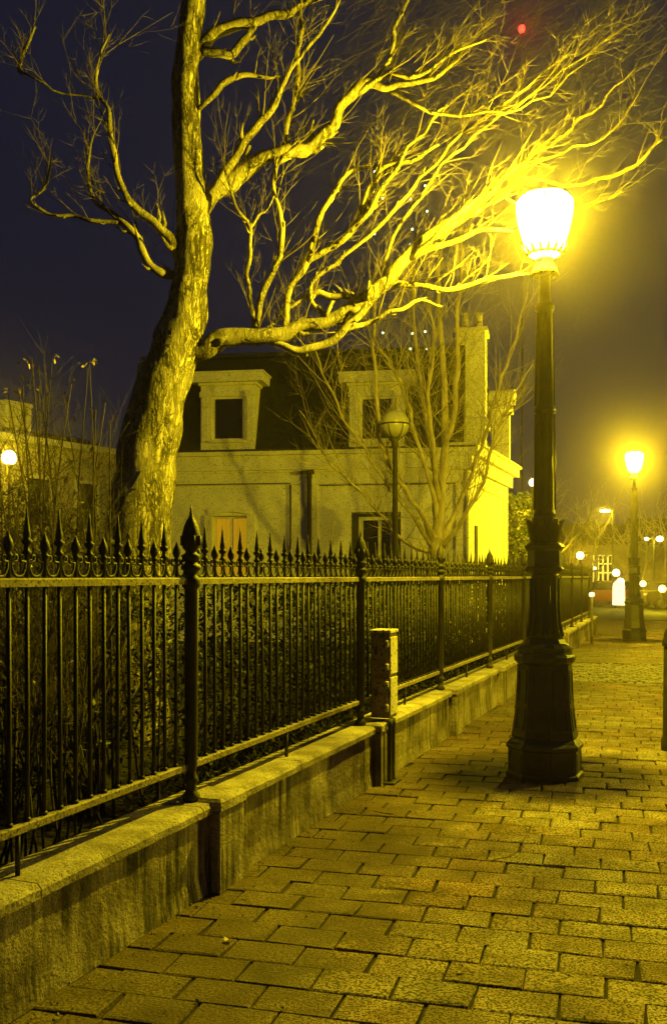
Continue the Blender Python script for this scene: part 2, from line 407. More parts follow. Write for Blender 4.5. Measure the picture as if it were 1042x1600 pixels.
while t < TE:
    L = rw.choice((.9, 1.1, 1.3)); e = min(t + L, TE)
    if t < T1 < e: e = T1
    mb = MB(); n = max(2, int((e - t) / .12)); a0 = t + .004; a1 = e - .004; vs = []; fs = []
    for k in range(n + 1):
        tt = a0 + (a1 - a0) * k / n; j = .008 * mnoise.noise(Vector((tt * 9, 3, 0))); jj = .006 * mnoise.noise(Vector((tt * 12, 9, 0)))
        for off, z in ((.028 + j, WALLZ + .001), (.030 + j, WALLZ + .035 + jj), (.012 + j, WALLZ + .055 + jj), (-.24, WALLZ + .06), (-.26, WALLZ + .001)): vs.append(fpt(tt, off, z))
    for k in range(n):
        for i in range(5): fs.append((k * 5 + i, k * 5 + (i + 1) % 5, (k + 1) * 5 + (i + 1) % 5, (k + 1) * 5 + i))
    fs.append((0, 1, 2, 3, 4)); fs.append(tuple(n * 5 + i for i in (4, 3, 2, 1, 0)))
    mb.add(vs, fs); world_child(mb.build('coping_stone', M['coping'], wall)); t = e
for tp in POSTS:
    mb = MB(); c = fpt(tp + .14, -.04); z = .415
    mb.bbox((c.x, c.y, z / 2), (.28, .22, z), .012, rz=fyaw(tp))
    p = world_child(mb.build('pier', M['render'], wall))
    mb = MB(); c = fpt(tp + .14, -.045); mb.bbox((c.x, c.y, z + .031), (.30, .25, .06), .016, rz=fyaw(tp)); 
    q = mb.build('pier_cap', M['coping'], p)
    q.matrix_parent_inverse = Matrix.Identity(4)

# ------------------------------------------------------------------ railing
railing = thing('iron_railing', 'long black iron railing with spear tips and scrolls on the low stone wall', 'railing', fpt(0), 0)
ROFF = -.115; ZB, ZT = .635, 1.575
def bar_run(name, z, hw, hh, m, t0, t1):
    ts = [t0] + ([T1] if t0 < T1 < t1 else []) + [t1]
    for a, b in zip(ts, ts[1:]):
        mb = MB(); c = (fpt(a + 1e-6, ROFF) + fpt(b - 1e-6, ROFF)) / 2
        mb.bbox((c.x, c.y, z), (b - a - .002, hw, hh), .006, rz=fyaw((a + b) / 2))
        world_child(mb.build(name, m, railing))
for a, b in zip([-8.9] + POSTS, POSTS + [TE]):
    bar_run('top_rail', ZT, .05, .034, M['rail'], a + .03, b - .03)
    bar_run('bottom_rail', ZB, .042, .032, M['rail'], a + .03, b - .03)
spear_p = [(.009, 0), (.009, .085), (.017, .09), (.019, .10), (.011, .108), (.010, .125), (.020, .135), (.023, .145), (.012, .152), (.015, .16), (.0155, .170), (.012, .19), (.008, .22), (.0045, .25), (.0015, .28)]
bud_p = [(.009, 0), (.009, .075), (.016, .08), (.018, .088), (.010, .096), (.015, .105), (.021, .12), (.018, .138), (.010, .155), (.006, .165), (.0015, .178)]
mb = MB(); mb.lathe(spear_p, 8); spear_me = mb.mesh('spearhead', M['iron'], True)
mb = MB(); mb.lathe(bud_p, 8); bud_me = mb.mesh('bud_finial', M['iron'], True)
mb = MB(); mb.lathe([(.0095, 0), (.0095, ZT - ZB)], 7); mb.lathe([(.012, .012), (.015, .02), (.012, .03)], 7); bar_me = mb.mesh('bar', M['iron'], True)
SP = .1063
pts = []
for s in (-1, 1):
    q = []
    for k in range(9):   # inward curl at the top
        a = k / 8; ang = -math.pi * .1 + a * math.pi * 1.55; rr = .0075 + .0085 * a
        q.append((s * (.024 - math.cos(ang) * rr), .078 + math.sin(ang) * rr - .004))
    pts.append(q)
def scroll_curve():
    half = []
    for k in range(8):
        a = k / 7 * math.pi * 1.5
        rr = .006 + .010 * k / 7
        half.append((.021 + rr * math.cos(a - .2) , .078 + rr * math.sin(a - .2)))
    # continue from the curl down the outside and round the bottom
    half.append((.044, .062)); half.append((.041, .038)); half.append((.028, .014)); half.append((.012, .006)); 
    left = [(-x, z) for x, z in reversed(half)]
    return half + [(0, .005)] + left
sc = scroll_curve()
mb = MB(); mb.tube([(x, 0, z) for x, z in sc], .0062, 5); scroll_me = mb.mesh('scroll', M['iron'], True)
far = MB(); k = 0
t = -3.1; tlist = []
while t < TE - .05:
    tlist.append(t); t += SP
def near_post(t): return any(abs(t - p) < .05 for p in POSTS)
for i, t in enumerate(tlist):
    p = fpt(t, ROFF, ZB + .002); yaw = fyaw(t); post_here = near_post(t)
    if t < 10.3:
        if not post_here:
            b = put('bar', bar_me, railing, loc=p - railing.location, rz=yaw); b.rotation_euler.x = random.gauss(0, .004); b.rotation_euler.y = random.gauss(0, .004)
            put('spearhead' if i % 2 else 'bud_finial', spear_me if i % 2 else bud_me, b, loc=(0, 0, ZT - ZB + .016))
        q = fpt(t + SP / 2, ROFF, ZT + .018)
        if not any(abs(t + SP / 2 - pp) < .05 for pp in POSTS): put('scroll', scroll_me, railing, loc=q - railing.location, rz=yaw)
    else:
        if not post_here:
            far.lathe([(.0095, 0), (.0095, ZT - ZB)], 5, p); far.lathe(spear_p if i % 2 else bud_p, 5, p + Vector((0, 0, ZT - ZB + .016)))
        q = fpt(t + SP / 2, ROFF, ZT + .018); e = (U2 if t > T1 else U1)
        far.tube([q + e * x + Vector((0, 0, z)) for x, z in sc[2::2]], .006, 3)
world_child(far.build('far_bars', M['iron'], railing, True, kind='stuff'))
post_p = [(.036, .0), (.044, .012), (.046, .03), (.030, .05), (.026, .085), (.040, .105), (.034, .125), (.024, .15), (.030, .17), (.033, .19), (.033, 1.08), (.045, 1.09), (.048, 1.12), (.046, 1.135), (.034, 1.145), (.036, 1.17), (.050, 1.18), (.052, 1.195), (.038, 1.205), (.030, 1.215)]
fin_p = [(.030, 1.215), (.044, 1.232), (.050, 1.25), (.030, 1.262), (.028, 1.27), (.044, 1.29), (.048, 1.32), (.046, 1.36), (.036, 1.40), (.022, 1.43), (.012, 1.445), (.007, 1.47), (.0015, 1.515)]
mb = MB(); mb.lathe(post_p, 12); post_me = mb.mesh('post', M['iron'], True)
mb = MB(); mb.lathe(fin_p, 12)
for k in range(8):
    a = k * math.pi / 4; mb.box((.049 * math.cos(a), .049 * math.sin(a), 1.325), (.012, .012, .05), rz=a)
fin_me = mb.mesh('urn_finial', M['iron'], True)
for tp in POSTS:
    p = fpt(tp, ROFF + .02, .455)
    b = put('post', post_me, railing, loc=p - railing.location, rz=fyaw(tp)); put('urn_finial', fin_me, b, loc=(0, 0, 0))
    # back stay foot from rail down to the wall
    mb = MB(); c = fpt(tp, ROFF)
    mb.tube([fpt(tp + 1.3, ROFF, .455), fpt(tp + 1.3, ROFF, ZB - .01)], .011, 6); world_child(mb.build('rail_foot', M['iron'], railing, True))

# cabinet hung on the railing at the second pier
tc = 2.86
cab = thing('meter_cabinet', 'narrow two-door metal cabinet fixed on the railing above a pier', 'cabinet', fpt(tc + .095, .02, .5), YAW1 * -1 + R(90))
mb = MB(); mb.bbox((0, 0, .33), (.19, .15, .66), .008); mb.build('case', M['cabinet'], cab)
mb = MB(); mb.bbox((0, 0, .672), (.21, .17, .024), .006); mb.build('lid', M['metal_and_lit_side'], cab)
for z in (.03, .345):
    mb = MB(); mb.box((-.1005, 0.0, z + .14), (.010, .120, .27)); dr = mb.build('door', M['cabinet'], cab)
    mb = MB()
    for y in (-.052, .052): mb.box((-.108, y, z + .14), (.008, .014, .27))
    for zz in (.008, .272): mb.box((-.1082, 0, z + zz), (.008, .09, .014))
    mb.build('door_frame', M['cabinet'], dr)
    mb = MB()
    for zz in (.05, .23): mb.lathe([(.012, -.028), (.014, -.02), (.014, .02), (.012, .028)], 8, (-.112, -.058, z + zz))
    mb.build('hinge', M['metal_and_lit_side'], dr, True)
    mb = MB(); mb.box((-.113, .03, z + .17), (.012, .02, .05)); mb.build('latch', M['iron'], dr)
    mb = MB(); mb.bbox((0, -.079, z + .14), (.185, .008, .285), .003); mb.build('lit_side_panel', M['metal_and_lit_side'], cab)  # paler than the case: lamplight on this side put into its colour
cond = thing('conduit_pair', 'two black pipes with a shoe running down from the meter cabinet', 'pipes', fpt(tc - .03, .105, 0), fyaw(1))
for a in (0, .085):
    mb = MB(); mb.lathe([(.021, 0), (.021, .03), (.016, .04), (.016, .44), (.022, .45), (.022, .5)], 10, (a, -.0, 0)); mb.build('pipe', M['iron'], cond, True)
mb = MB(); mb.bbox((.04, 0, .012), (.2, .10, .024), .006); mb.build('shoe', M['iron'], cond)

# ------------------------------------------------------------------ cast-iron street lamps
def oct_box(prof, n=8): 
    mb = MB(); k = 1 / math.cos(math.pi / n)
    mb.lathe([(r * k, z) for r, z in prof], n, ph=math.pi / n); return mb
def make_lamp():
    L = thing('street_lamp', 'tall black cast-iron street lamp with blazing lantern standing nearest on the paving', 'street lamp', (LX, LY, 0), R(-24), 'cast-iron street lamps along the pavement')
    oct_box([(.285, 0), (.285, .03), (.27, .045), (.27, .225), (.285, .235), (.285, .262), (.262, .285), (.248, .31)]).build('plinth', M['column'], L)
    ped = oct_box([(.240, .31), (.246, .33), (.240, .36), (.222, .50), (.208, .70), (.203, .88), (.203, .895)]).build('pedestal', M['column'], L)
    for k in range(8):
        a = k * math.pi / 4
        mb = MB(); mt = Matrix.Rotation(a, 3, 'Z')
        for (z0, z1, ra, rb) in ((.385, .555, .2365, .2155), (.60, .85, .2125, .2035)):
            w = .055
            for s in (-1, 1):
                mb.add([mt @ Vector(p) for p in ((ra - .001, s * w - .007, z0), (ra + .006, s * w - .007, z0), (ra + .006, s * w + .007, z0), (ra - .001, s * w + .007, z0),
                        (rb - .001, s * w - .007, z1), (rb + .006, s * w - .007, z1), (rb + .006, s * w + .007, z1), (rb - .001, s * w + .007, z1))],
                       [(0, 1, 2, 3), (7, 6, 5, 4), (0, 4, 5, 1), (1, 5, 6, 2), (2, 6, 7, 3), (3, 7, 4, 0)])
            for z, r in ((z0, ra), (z1, rb)): mb.box(mt @ Vector((r + .0025, 0, z)), (.008, .122, .013), mat=mt)
        mb.build('panel_moulding', M['column'], ped)
    for k in range(8):
        a = (k + .5) * math.pi / 4; mb = MB(); mb.bbox((.262 * math.cos(a), .262 * math.sin(a), .135), (.05, .055, .16), .01, rz=a); mb.build('corner_block', M['column'], L)
    oct_box([(.203, .895), (.222, .91), (.235, .925), (.238, .96), (.225, .98), (.21, .99), (.212, 1.03), (.19, 1.05), (.165, 1.065), (.15, 1.10)], 16).build('base_cornice', M['column'], L, False)
    mb = MB(); mb.lathe([(.150, 1.10), (.135, 1.16), (.118, 1.22), (.112, 1.30), (.110, 1.60), (.118, 1.62)], 12); st = mb.build('lower_stem', M['column'], L, True)
    mb = MB()
    for k in range(12):
        a = k * math.pi / 6; mb.tube([(.142 * math.cos(a), .142 * math.sin(a), 1.12), (.122 * math.cos(a), .122 * math.sin(a), 1.22), (.114 * math.cos(a), .114 * math.sin(a), 1.34), (.113 * math.cos(a), .113 * math.sin(a), 1.58)], [.016, .014, .011, .011], 6)
    mb.build('flutes', M['column'], st, True)
    oct_box([(.118, 1.62), (.142, 1.635), (.146, 1.66), (.130, 1.675), (.126, 1.80), (.14, 1.815), (.15, 1.835), (.128, 1.855), (.104, 1.87)], 8).build('collar_block', M['column'], L)
    mb = MB(); mb.lathe([(.104, 1.87), (.112, 1.92), (.118, 2.0), (.10, 2.06), (.088, 2.08)], 12); cp = mb.build('leaf_capital', M['column'], L, True)
    mb = MB()
    for k in range(8):
        a = k * math.pi / 4; c, s = math.cos(a), math.sin(a); w = .038
        vs = []
        for r, z, ww in ((.108, 1.87, .8), (.122, 1.94, 1.0), (.134, 2.0, .95), (.155, 2.045, .6), (.172, 2.05, .15)):
            for q in (-1, 0, 1): vs.append(((r + (.008 if q == 0 else 0)) * c - q * w * ww * s, (r + (.008 if q == 0 else 0)) * s + q * w * ww * c, z))
        fs = [(i * 3 + j, i * 3 + j + 1, i * 3 + j + 4, i * 3 + j + 3) for i in range(4) for j in range(2)]
        o = len(vs); vs2 = [(x * .93, y * .93, z - .004) for x, y, z in vs]
        mb.add(vs + vs2, fs + [tuple(o + i for i in reversed(f)) for f in fs])
    mb.build('acanthus_leaves', M['column'], cp, True)
    mb = MB(); mb.lathe([(.088, 2.08), (.092, 2.10), (.085, 2.12), (.078, 2.9), (.090, 2.91), (.092, 2.935), (.078, 2.95), (.066, 3.72), (.08, 3.735), (.08, 3.77), (.055, 3.79), (.048, 3.86), (.046, 4.00)], 14); sh = mb.build('shaft', M['column'], L, True)
    mb = MB()
    for k in range(10):
        a = k * math.pi / 5; mb.tube([(.083 * math.cos(a), .083 * math.sin(a), 2.13), (.077 * math.cos(a), .077 * math.sin(a), 2.89)], [.010, .009], 5); mb.tube([(.077 * math.cos(a), .077 * math.sin(a), 2.96), (.065 * math.cos(a), .065 * math.sin(a), 3.70)], [.009, .007], 5)
    mb.build('flutes', M['column'], sh, True)
    mb = MB(); mb.lathe([(.050, 4.005), (.112, 4.0), (.114, 4.012), (.105, 4.035), (.080, 4.09), (.068, 4.125), (.072, 4.14), (.05, 4.15)], 18); mb.build('bell_skirt', M['rail'], L, True)
    mb = MB(); mb.lathe([(.075, 4.15), (.135, 4.185), (.142, 4.20), (.19, 4.36), (.213, 4.46), (.222, 4.54), (.222, 4.60), (.19, 4.635), (.12, 4.662), (.05, 4.672)], 24, cap=False)
    lan = mb.build('lantern', M['lanternglass'], L, True); 
    for k in range(8):
        a = k * math.pi / 4 + .2; c_, s_ = math.cos(a), math.sin(a); mb = MB()
        mb.tube([(r * c_, r * s_, z) for r, z in ((.143, 4.19), (.193, 4.36), (.2165, 4.46), (.226, 4.54), (.226, 4.60), (.193, 4.64), (.121, 4.668))], .0045, 5); mb.build('lantern_rib', M['rail'], L, True)
    mb = MB()
    for k in range(16):
        a = k * math.pi / 8; c_, s_ = math.cos(a), math.sin(a)
        mb.tube([(.125 * c_, .125 * s_, 4.168), (.150 * c_, .150 * s_, 4.19), (.168 * c_, .168 * s_, 4.215), (.190 * c_, .190 * s_, 4.25)], [.012, .014, .010, .002], 5)
    mb.tube([(.137 * math.cos(2 * math.pi * i / 24), .137 * math.sin(2 * math.pi * i / 24), 4.178) for i in range(25)], .010, 6)
    mb.build('gallery', M['rail'], L, True)
    mb = MB(); mb.lathe([(.026, 4.665), (.032, 4.68), (.018, 4.70), (.022, 4.72), (.012, 4.745), (.002, 4.78)], 10); mb.build('finial', M['column'], L, True)
    mb = MB(); n = 28
    for i in range(n):
        pass
    mb.tube([(.15 * math.cos(2 * math.pi * i / n), .15 * math.sin(2 * math.pi * i / n), BULBZ - .026) for i in range(n + 1)], .0065, 6); mb.build('burner_ring', M['column'], lan, True)
    return L
BULBZ = 4.46
lamp1 = make_lamp()
lamp2 = copy_tree(lamp1); lamp2.location = (7.42, 24.6, 0); lamp2.rotation_euler = (0, 0, R(-10))
lamp2['label'] = 'second cast-iron street lamp lit farther down the pavement beyond the setts'
lamp3 = copy_tree(lamp1); lamp3.location = (11.2, 13.5, 0); lamp3.rotation_euler = (0, 0, R(30))
lamp3['label'] = 'third cast-iron street lamp of the row, across the street on the right'
point_light('lamp_bulb', (11.2, 13.5, BULBZ), LAMP_POWER * 1.7)
point_light('lamp_bulb', (LX, LY, BULBZ), LAMP_POWER)
point_light('lamp_bulb', (7.42, 24.6, BULBZ), LAMP_POWER)

# bollard cut by the right edge of the picture
b = thing('bollard', 'black round-topped bollard at the right edge of the paving', 'bollard', (3.135, 9.15, 0))
mb = MB(); mb.lathe([(.125, 0), (.125, .10), (.112, .12), (.11, .13), (.10, .95)], 16); mb.build('shaft', M['column'], b, True)
mb = MB(); mb.lathe([(.10, .95), (.115, .96), (.115, 1.0), (.105, 1.02), (.10, 1.07), (.08, 1.12), (.045, 1.15), (.008, 1.165)], 16); mb.build('cap', M['column'], b, True)

# ------------------------------------------------------------------ trees
def grow(mb, p, d, L, r, depth, rnd, up=.25, wig=.35, n=4, bias=None):
    k = max(3, int(L / .11)); pts = [p.copy()]; q = p.copy(); d = d.normalized()
    for i in range(k):
        d = (d + Vector((rnd.gauss(0, wig), rnd.gauss(0, wig), rnd.gauss(0, wig) + up * .5)) * .35 + (bias or Vector()) * .12).normalized()
        q = q + d * (L / k); pts.append(q.copy())
    rad = [r * (1 - .8 * i / k) for i in range(k + 1)]
    mb.tube(pts, rad, n if r > .006 else 3)
    if depth > 0:
        for j in range(rnd.randint(2, 4)):
            i = rnd.randint(1, k - 1); dd = (pts[i + 1] - pts[i]).normalized()
            side = dd.cross(Vector((rnd.gauss(0, 1), rnd.gauss(0, 1), rnd.gauss(0, 1)))).normalized()
            grow(mb, pts[i], dd * .9 + side * rnd.uniform(.5, 1.1), L * rnd.uniform(.35, .65), max(rad[i] * .6, .0016), depth - 1, rnd, up, wig, 3, bias)
def deep(c):
    return 9.0 + (c - 6.5) if c <= 6.5 else 9.0 - .35 * (min(c, 8) - 6.5) + max(0, c - 8) * .6
def limb(pl, tree, name, m, n=9, lump=.12, seed=0.0, wig=0.0):
    """pl: (px, py, depth, radius in photo px)"""
    if tree.name.startswith('plane'): pl = [(a, b, deep(c), r) for a, b, c, r in pl]
    ks = random.Random(len(pl) * 7 + int(pl[0][0]))
    if name == 'branch': pl = [(a + ks.gauss(0, 2.2) * (0 < i), b + ks.gauss(0, 2.2) * (0 < i), c, r * .86) for i, (a, b, c, r) in enumerate(pl)]
    q = cr(pl, 4); P = [px(a, b, c) for a, b, c, r in q]; RR = [max(r * c / FPX, .0015) for a, b, c, r in q]
    for i, v in enumerate(P):
        if wig and 0 < i: P[i] = v + min(1, i / 4) * Vector((mnoise.noise(v * 5 + Vector((seed, 0, 0))), mnoise.noise(v * 5 + Vector((0, seed, 9))), mnoise.noise(v * 5 + Vector((3, 0, seed))))) * wig
    mb = MB(); mb.tube(P, RR, n, lump, seed)
    if name == 'branch':
        for i in range(5 if RR[0] > .05 else 2, len(P) - 1):
            if ks.random() < .30:
                dd = (P[i + 1] - P[i]).normalized(); sd = dd.cross(Vector((ks.gauss(0, 1), ks.gauss(0, 1), ks.gauss(0, 1)))).normalized(); L_ = min(RR[i] * ks.uniform(1.4, 3.2), .13)
                mb.tube([P[i], P[i] + (sd + dd * .5) * L_ * .6, P[i] + (sd * .9 + dd * .9 + Vector((0, 0, .3))) * L_], [RR[i] * .62, RR[i] * .42, RR[i] * ks.uniform(.05, .28)], 6)
    ob = mb.build(name, m, tree, True); world_child(ob); return P, RR

big = thing('plane_tree', 'large bare plane tree with rough leaning trunk and lamp-lit limbs behind the railing', 'tree', px(218, 1160, 9.0) * 1.0)
big.location.z = .10
D0 = 6.5
limb([(200, 1165, D0, 66), (204, 1110, D0, 60), (209, 1010, D0, 55), (214, 860, D0, 51), (227, 740, D0, 47), (244, 640, D0, 42), (268, 560, D0, 38), (287, 500, D0, 33), (296, 450, D0, 28), (303, 400, D0, 27), (302, 330, D0, 25), (295, 260, D0, 22), (291, 180, D0, 22), (292, 110, D0, 21), (298, 50, D0, 19), (304, -20, D0, 17), (312, -200, D0, 12), (305, -420, D0, 6)], big, 'trunk', M['bark'], 22, .16, 1.0)
LIMBS = {
 'A': [(285, 545, 6.5, 20), (320, 545, 6.55, 19), (345, 540, 6.6, 18), (420, 525, 6.65, 15), (470, 515, 6.7, 13), (520, 497, 6.8, 12), (560, 475, 6.9, 12), (590, 450, 7.0, 13), (625, 415, 7.1, 12), (660, 380, 7.2, 10), (700, 348, 7.35, 8), (745, 318, 7.5, 6), (790, 278, 7.65, 4.5), (825, 247, 7.75, 2)],
 'A2': [(590, 455, 7.0, 8), (565, 490, 6.95, 7), (540, 512, 6.85, 8), (508, 538, 6.75, 8), (470, 547, 6.7, 7), (442, 543, 6.66, 6), (415, 530, 6.65, 5)],
 'A2b': [(520, 525, 6.8, 6), (570, 505, 6.95, 5), (610, 490, 7.05, 4), (650, 475, 7.15, 3.5), (690, 480, 7.3, 2)],
 'A3': [(585, 458, 7.0, 8), (620, 443, 7.1, 6), (665, 450, 7.25, 5.5), (700, 452, 7.35, 5), (745, 442, 7.5, 4.5), (790, 432, 7.6, 4), (828, 426, 7.7, 2)],
 'A4': [(640, 402, 7.15, 7), (700, 370, 7.3, 5), (760, 362, 7.5, 4), (800, 367, 7.6, 2)],
 'A5': [(670, 375, 7.25, 6), (715, 345, 7.35, 5), (755, 325, 7.45, 4), (800, 300, 7.55, 2)],
 'A6': [(600, 448, 7.0, 7), (560, 462, 6.85, 6), (520, 460, 6.7, 7), (500, 458, 6.65, 6), (480, 468, 6.6, 4), (450, 484, 6.6, 3), (424, 505, 6.6, 2.5), (410, 524, 6.64, 2)],
 'A7': [(445, 520, 6.67, 7), (455, 450, 6.6, 6), (470, 412, 6.6, 6.5), (500, 345, 6.6, 6), (525, 295, 6.7, 5), (550, 265, 6.75, 3.5), (600, 258, 6.9, 2)],
 'A8': [(398, 528, 6.65, 7), (404, 490, 6.55, 5), (420, 450, 6.5, 6), (432, 415, 6.5, 5), (438, 340, 6.45, 4.5), (434, 300, 6.45, 4), (440, 235, 6.45, 4.5), (455, 170, 6.5, 5), (463, 125, 6.5, 5), (464, 60, 6.5, 4), (466, 0, 6.5, 3)],
 'A9': [(470, 412, 6.62, 6), (510, 388, 6.7, 5.5), (545, 365, 6.8, 6), (560, 330, 6.9, 6), (580, 290, 7.0, 6), (600, 265, 7.1, 6), (640, 245, 7.2, 4), (685, 232, 7.3, 2.5)],
 'A10': [(548, 362, 6.8, 5), (570, 340, 7.0, 5), (590, 305, 7.1, 5), (612, 268, 7.2, 4), (650, 215, 7.3, 3), (700, 170, 7.4, 2)],
 'A11': [(512, 500, 6.78, 5), (488, 470, 6.72, 4.5), (496, 432, 6.72, 4), (560, 385, 6.9, 4), (640, 310, 7.2, 4), (665, 270, 7.3, 3.5), (720, 215, 7.5, 3), (800, 150, 7.8, 2.2), (900, 70, 8.2, 1.2)],
 'A12': [(600, 440, 7.02, 4), (612, 385, 7.0, 3.5), (640, 320, 7.1, 3.2), (690, 255, 7.4, 3), (760, 195, 7.8, 2.4), (850, 130, 8.2, 2), (960, 55, 8.6, 1.2)],
 'A13': [(640, 405, 7.2, 4), (720, 330, 7.9, 3.5), (800, 270, 8.5, 3), (880, 290, 8.9, 2.5), (930, 285, 9.0, 3.5), (975, 264, 9.1, 4), (1000, 250, 9.1, 3.5), (1018, 232, 9.1, 3), (1034, 212, 9.1, 1.6)],
 'A14': [(800, 270, 8.5, 3), (850, 230, 8.7, 3), (875, 213, 8.8, 3.5), (905, 188, 8.9, 3), (945, 150, 9.0, 2), (1000, 100, 9.1, 1.2)],
 'A15': [(800, 272, 8.5, 2.5), (880, 240, 8.9, 2.2), (925, 228, 9.0, 2), (970, 195, 9.1, 1.5), (1005, 140, 9.1, 1)],
 'A16': [(770, 296, 8.3, 3), (815, 325, 8.5, 2.5), (860, 335, 8.7, 2.5), (905, 325, 9.0, 2.5), (940, 310, 9.1, 2), (975, 300, 9.1, 1)],
 'B': [(312, 330, 6.5, 17), (330, 305, 6.5, 15), (355, 282, 6.5, 15), (395, 255, 6.5, 15), (430, 238, 6.55, 13), (460, 238, 6.6, 13), (490, 225, 6.65, 11), (520, 190, 6.75, 10), (545, 155, 6.85, 10), (575, 132, 6.95, 10), (605, 140, 7.05, 6), (640, 130, 7.15, 5), (690, 113, 7.3, 4), (720, 90, 7.4, 2)],
 'B2': [(560, 145, 6.9, 6), (600, 125, 7.05, 5), (650, 118, 7.2, 4), (700, 90, 7.35, 2.5), (760, 55, 7.6, 1.5)],
 'B3': [(585, 130, 6.95, 5), (605, 95, 7.0, 4), (618, 60, 7.0, 4), (640, -10, 7.0, 3)],
 'B4': [(600, 140, 7.0, 4), (700, 180, 7.6, 3), (760, 185, 7.9, 2.5), (830, 160, 8.2, 2), (930, 90, 8.5, 1.2)],
 'C': [(326, 322, 6.5, 10), (345, 282, 6.45, 9), (375, 235, 6.4, 8), (400, 195, 6.4, 7), (422, 165, 6.4, 6), (438, 145, 6.4, 5), (455, 105, 6.4, 4), (485, 70, 6.4, 3), (530, 5, 6.4, 2)],
 'D': [(300, 185, 6.5, 6), (315, 172, 6.45, 4), (340, 148, 6.4, 6), (360, 125, 6.4, 6), (378, 117, 6.4, 5), (410, 120, 6.4, 3.5), (442, 119, 6.4, 2)],
 'E': [(300, 92, 6.5, 14), (322, 68, 6.5, 12), (345, 50, 6.5, 12), (390, 36, 6.5, 9), (425, 26, 6.5, 8), (455, 15, 6.5, 6), (520, -20, 6.5, 4)],
 'E2': [(318, 80, 6.48, 7), (340, 86, 6.45, 9), (362, 84, 6.45, 8), (380, 65, 6.45, 7), (400, 45, 6.5, 5)],
 'F': [(296, 425, 6.5, 14), (280, 398, 6.45, 12), (260, 372, 6.4, 9), (235, 345, 6.35, 8), (213, 325, 6.3, 7), (193, 292, 6.25, 6), (182, 245, 6.25, 5.5), (174, 205, 6.25, 5), (167, 172, 6.25, 4), (152, 150, 6.25, 3), (155, 110, 6.25, 2.5), (175, 50, 6.25, 1.5)],
 'F2': [(288, 430, 6.5, 8), (255, 425, 6.7, 8), (235, 412, 6.75, 7), (222, 388, 6.8, 8), (215, 370, 6.8, 7), (190, 348, 6.8, 6), (165, 328, 6.8, 4.5), (148, 312, 6.8, 4), (138, 260, 6.8, 3), (145, 210, 6.8, 2)],
 'F3': [(190, 348, 6.8, 4), (140, 343, 6.8, 4), (100, 338, 6.8, 3.5), (66, 329, 6.8, 3), (48, 310, 6.8, 3), (72, 285, 6.8, 2.5), (77, 250, 6.8, 1.5)],
 'F4': [(160, 155, 6.25, 2.5), (115, 145, 6.25, 2), (60, 130, 6.25, 2), (32, 105, 6.25, 3), (45, 65, 6.25, 3), (53, 38, 6.25, 2)],
 'G': [(398, 530, 6.64, 5), (394, 480, 6.55, 4), (390, 430, 6.5, 4), (388, 395, 6.45, 4), (384, 358, 6.4, 3.5), (371, 322, 6.35, 3), (357, 290, 6.3, 2), (345, 262, 6.3, 1.2)],
 'G2': [(386, 362, 6.4, 3), (402, 340, 6.4, 2.5), (418, 325, 6.4, 1.5), (428, 300, 6.4, 1)],
}
tw = MB(); rt = random.Random(11)
skip_tw = {'E', 'E2', 'D'}
for key, pl in LIMBS.items():
    thin = max(r for *_, r in pl) < 7
    P, RR = limb(pl, big, 'branch', M['limb'], 11 if not thin else 6, .20 if not thin else .06, hash(key) % 17 * 1.7 if False else len(key) * 3.1 + pl[0][0] * .01, wig=.035 if not thin else .05)
    Ltot = sum((P[i + 1] - P[i]).length for i in range(len(P) - 1))
    right = key[0] in 'AB' ; cnt = int(Ltot * (7 if key in ('A11', 'A12', 'A13', 'A14', 'A15', 'A16', 'B4') else 14 if right else 11))
    if key in skip_tw: cnt = 2
    for j in range(cnt):
        f = rt.random() ** .75; i = min(int(f * (len(P) - 1)), len(P) - 2)
        if key in ('A', 'B') and f < .32: continue
        dd = (P[i + 1] - P[i]).normalized(); side = Vector((rt.gauss(0, .6), rt.gauss(0, .7), rt.gauss(.35, .7)))
        lead = Vector((.75, .18, .75)) if right else Vector((-.3, 0, .8))
        if key in ('A3', 'A2b'): lead = Vector((.3, .1, 1.0))
        L = rt.uniform(.22, .6) if RR[i] > .012 else rt.uniform(.25, .8)
        grow(tw, P[i], dd * .5 + side * .55 + lead * .55, L, min(RR[i] * .6, rt.uniform(.0035, .0105) if RR[i] > .02 else rt.uniform(.0032, .0065)), 2 if L > .3 else 1, rt, .18, .33, 4, lead * .5)
# the far dark veil of fine twigs up right
for j in range(260):
    a = rt.random(); x = 500 + 520 * a + rt.gauss(0, 50); y = 300 - 300 * rt.random() - 80 * a
    d = 7.0 + 2.2 * a + rt.uniform(-.3, .9)
    grow(tw, px(x, y, deep(d) + 2.6), Vector((.8, rt.uniform(-.3, .3), rt.uniform(.25, .9))), rt.uniform(.5, 1.1), rt.uniform(.002, .004), 2, rt, .12, .3, 3, Vector((.5, 0, .4)))
ob = tw.build('twigs', M['twig'], big, True, kind='stuff'); world_child(ob)

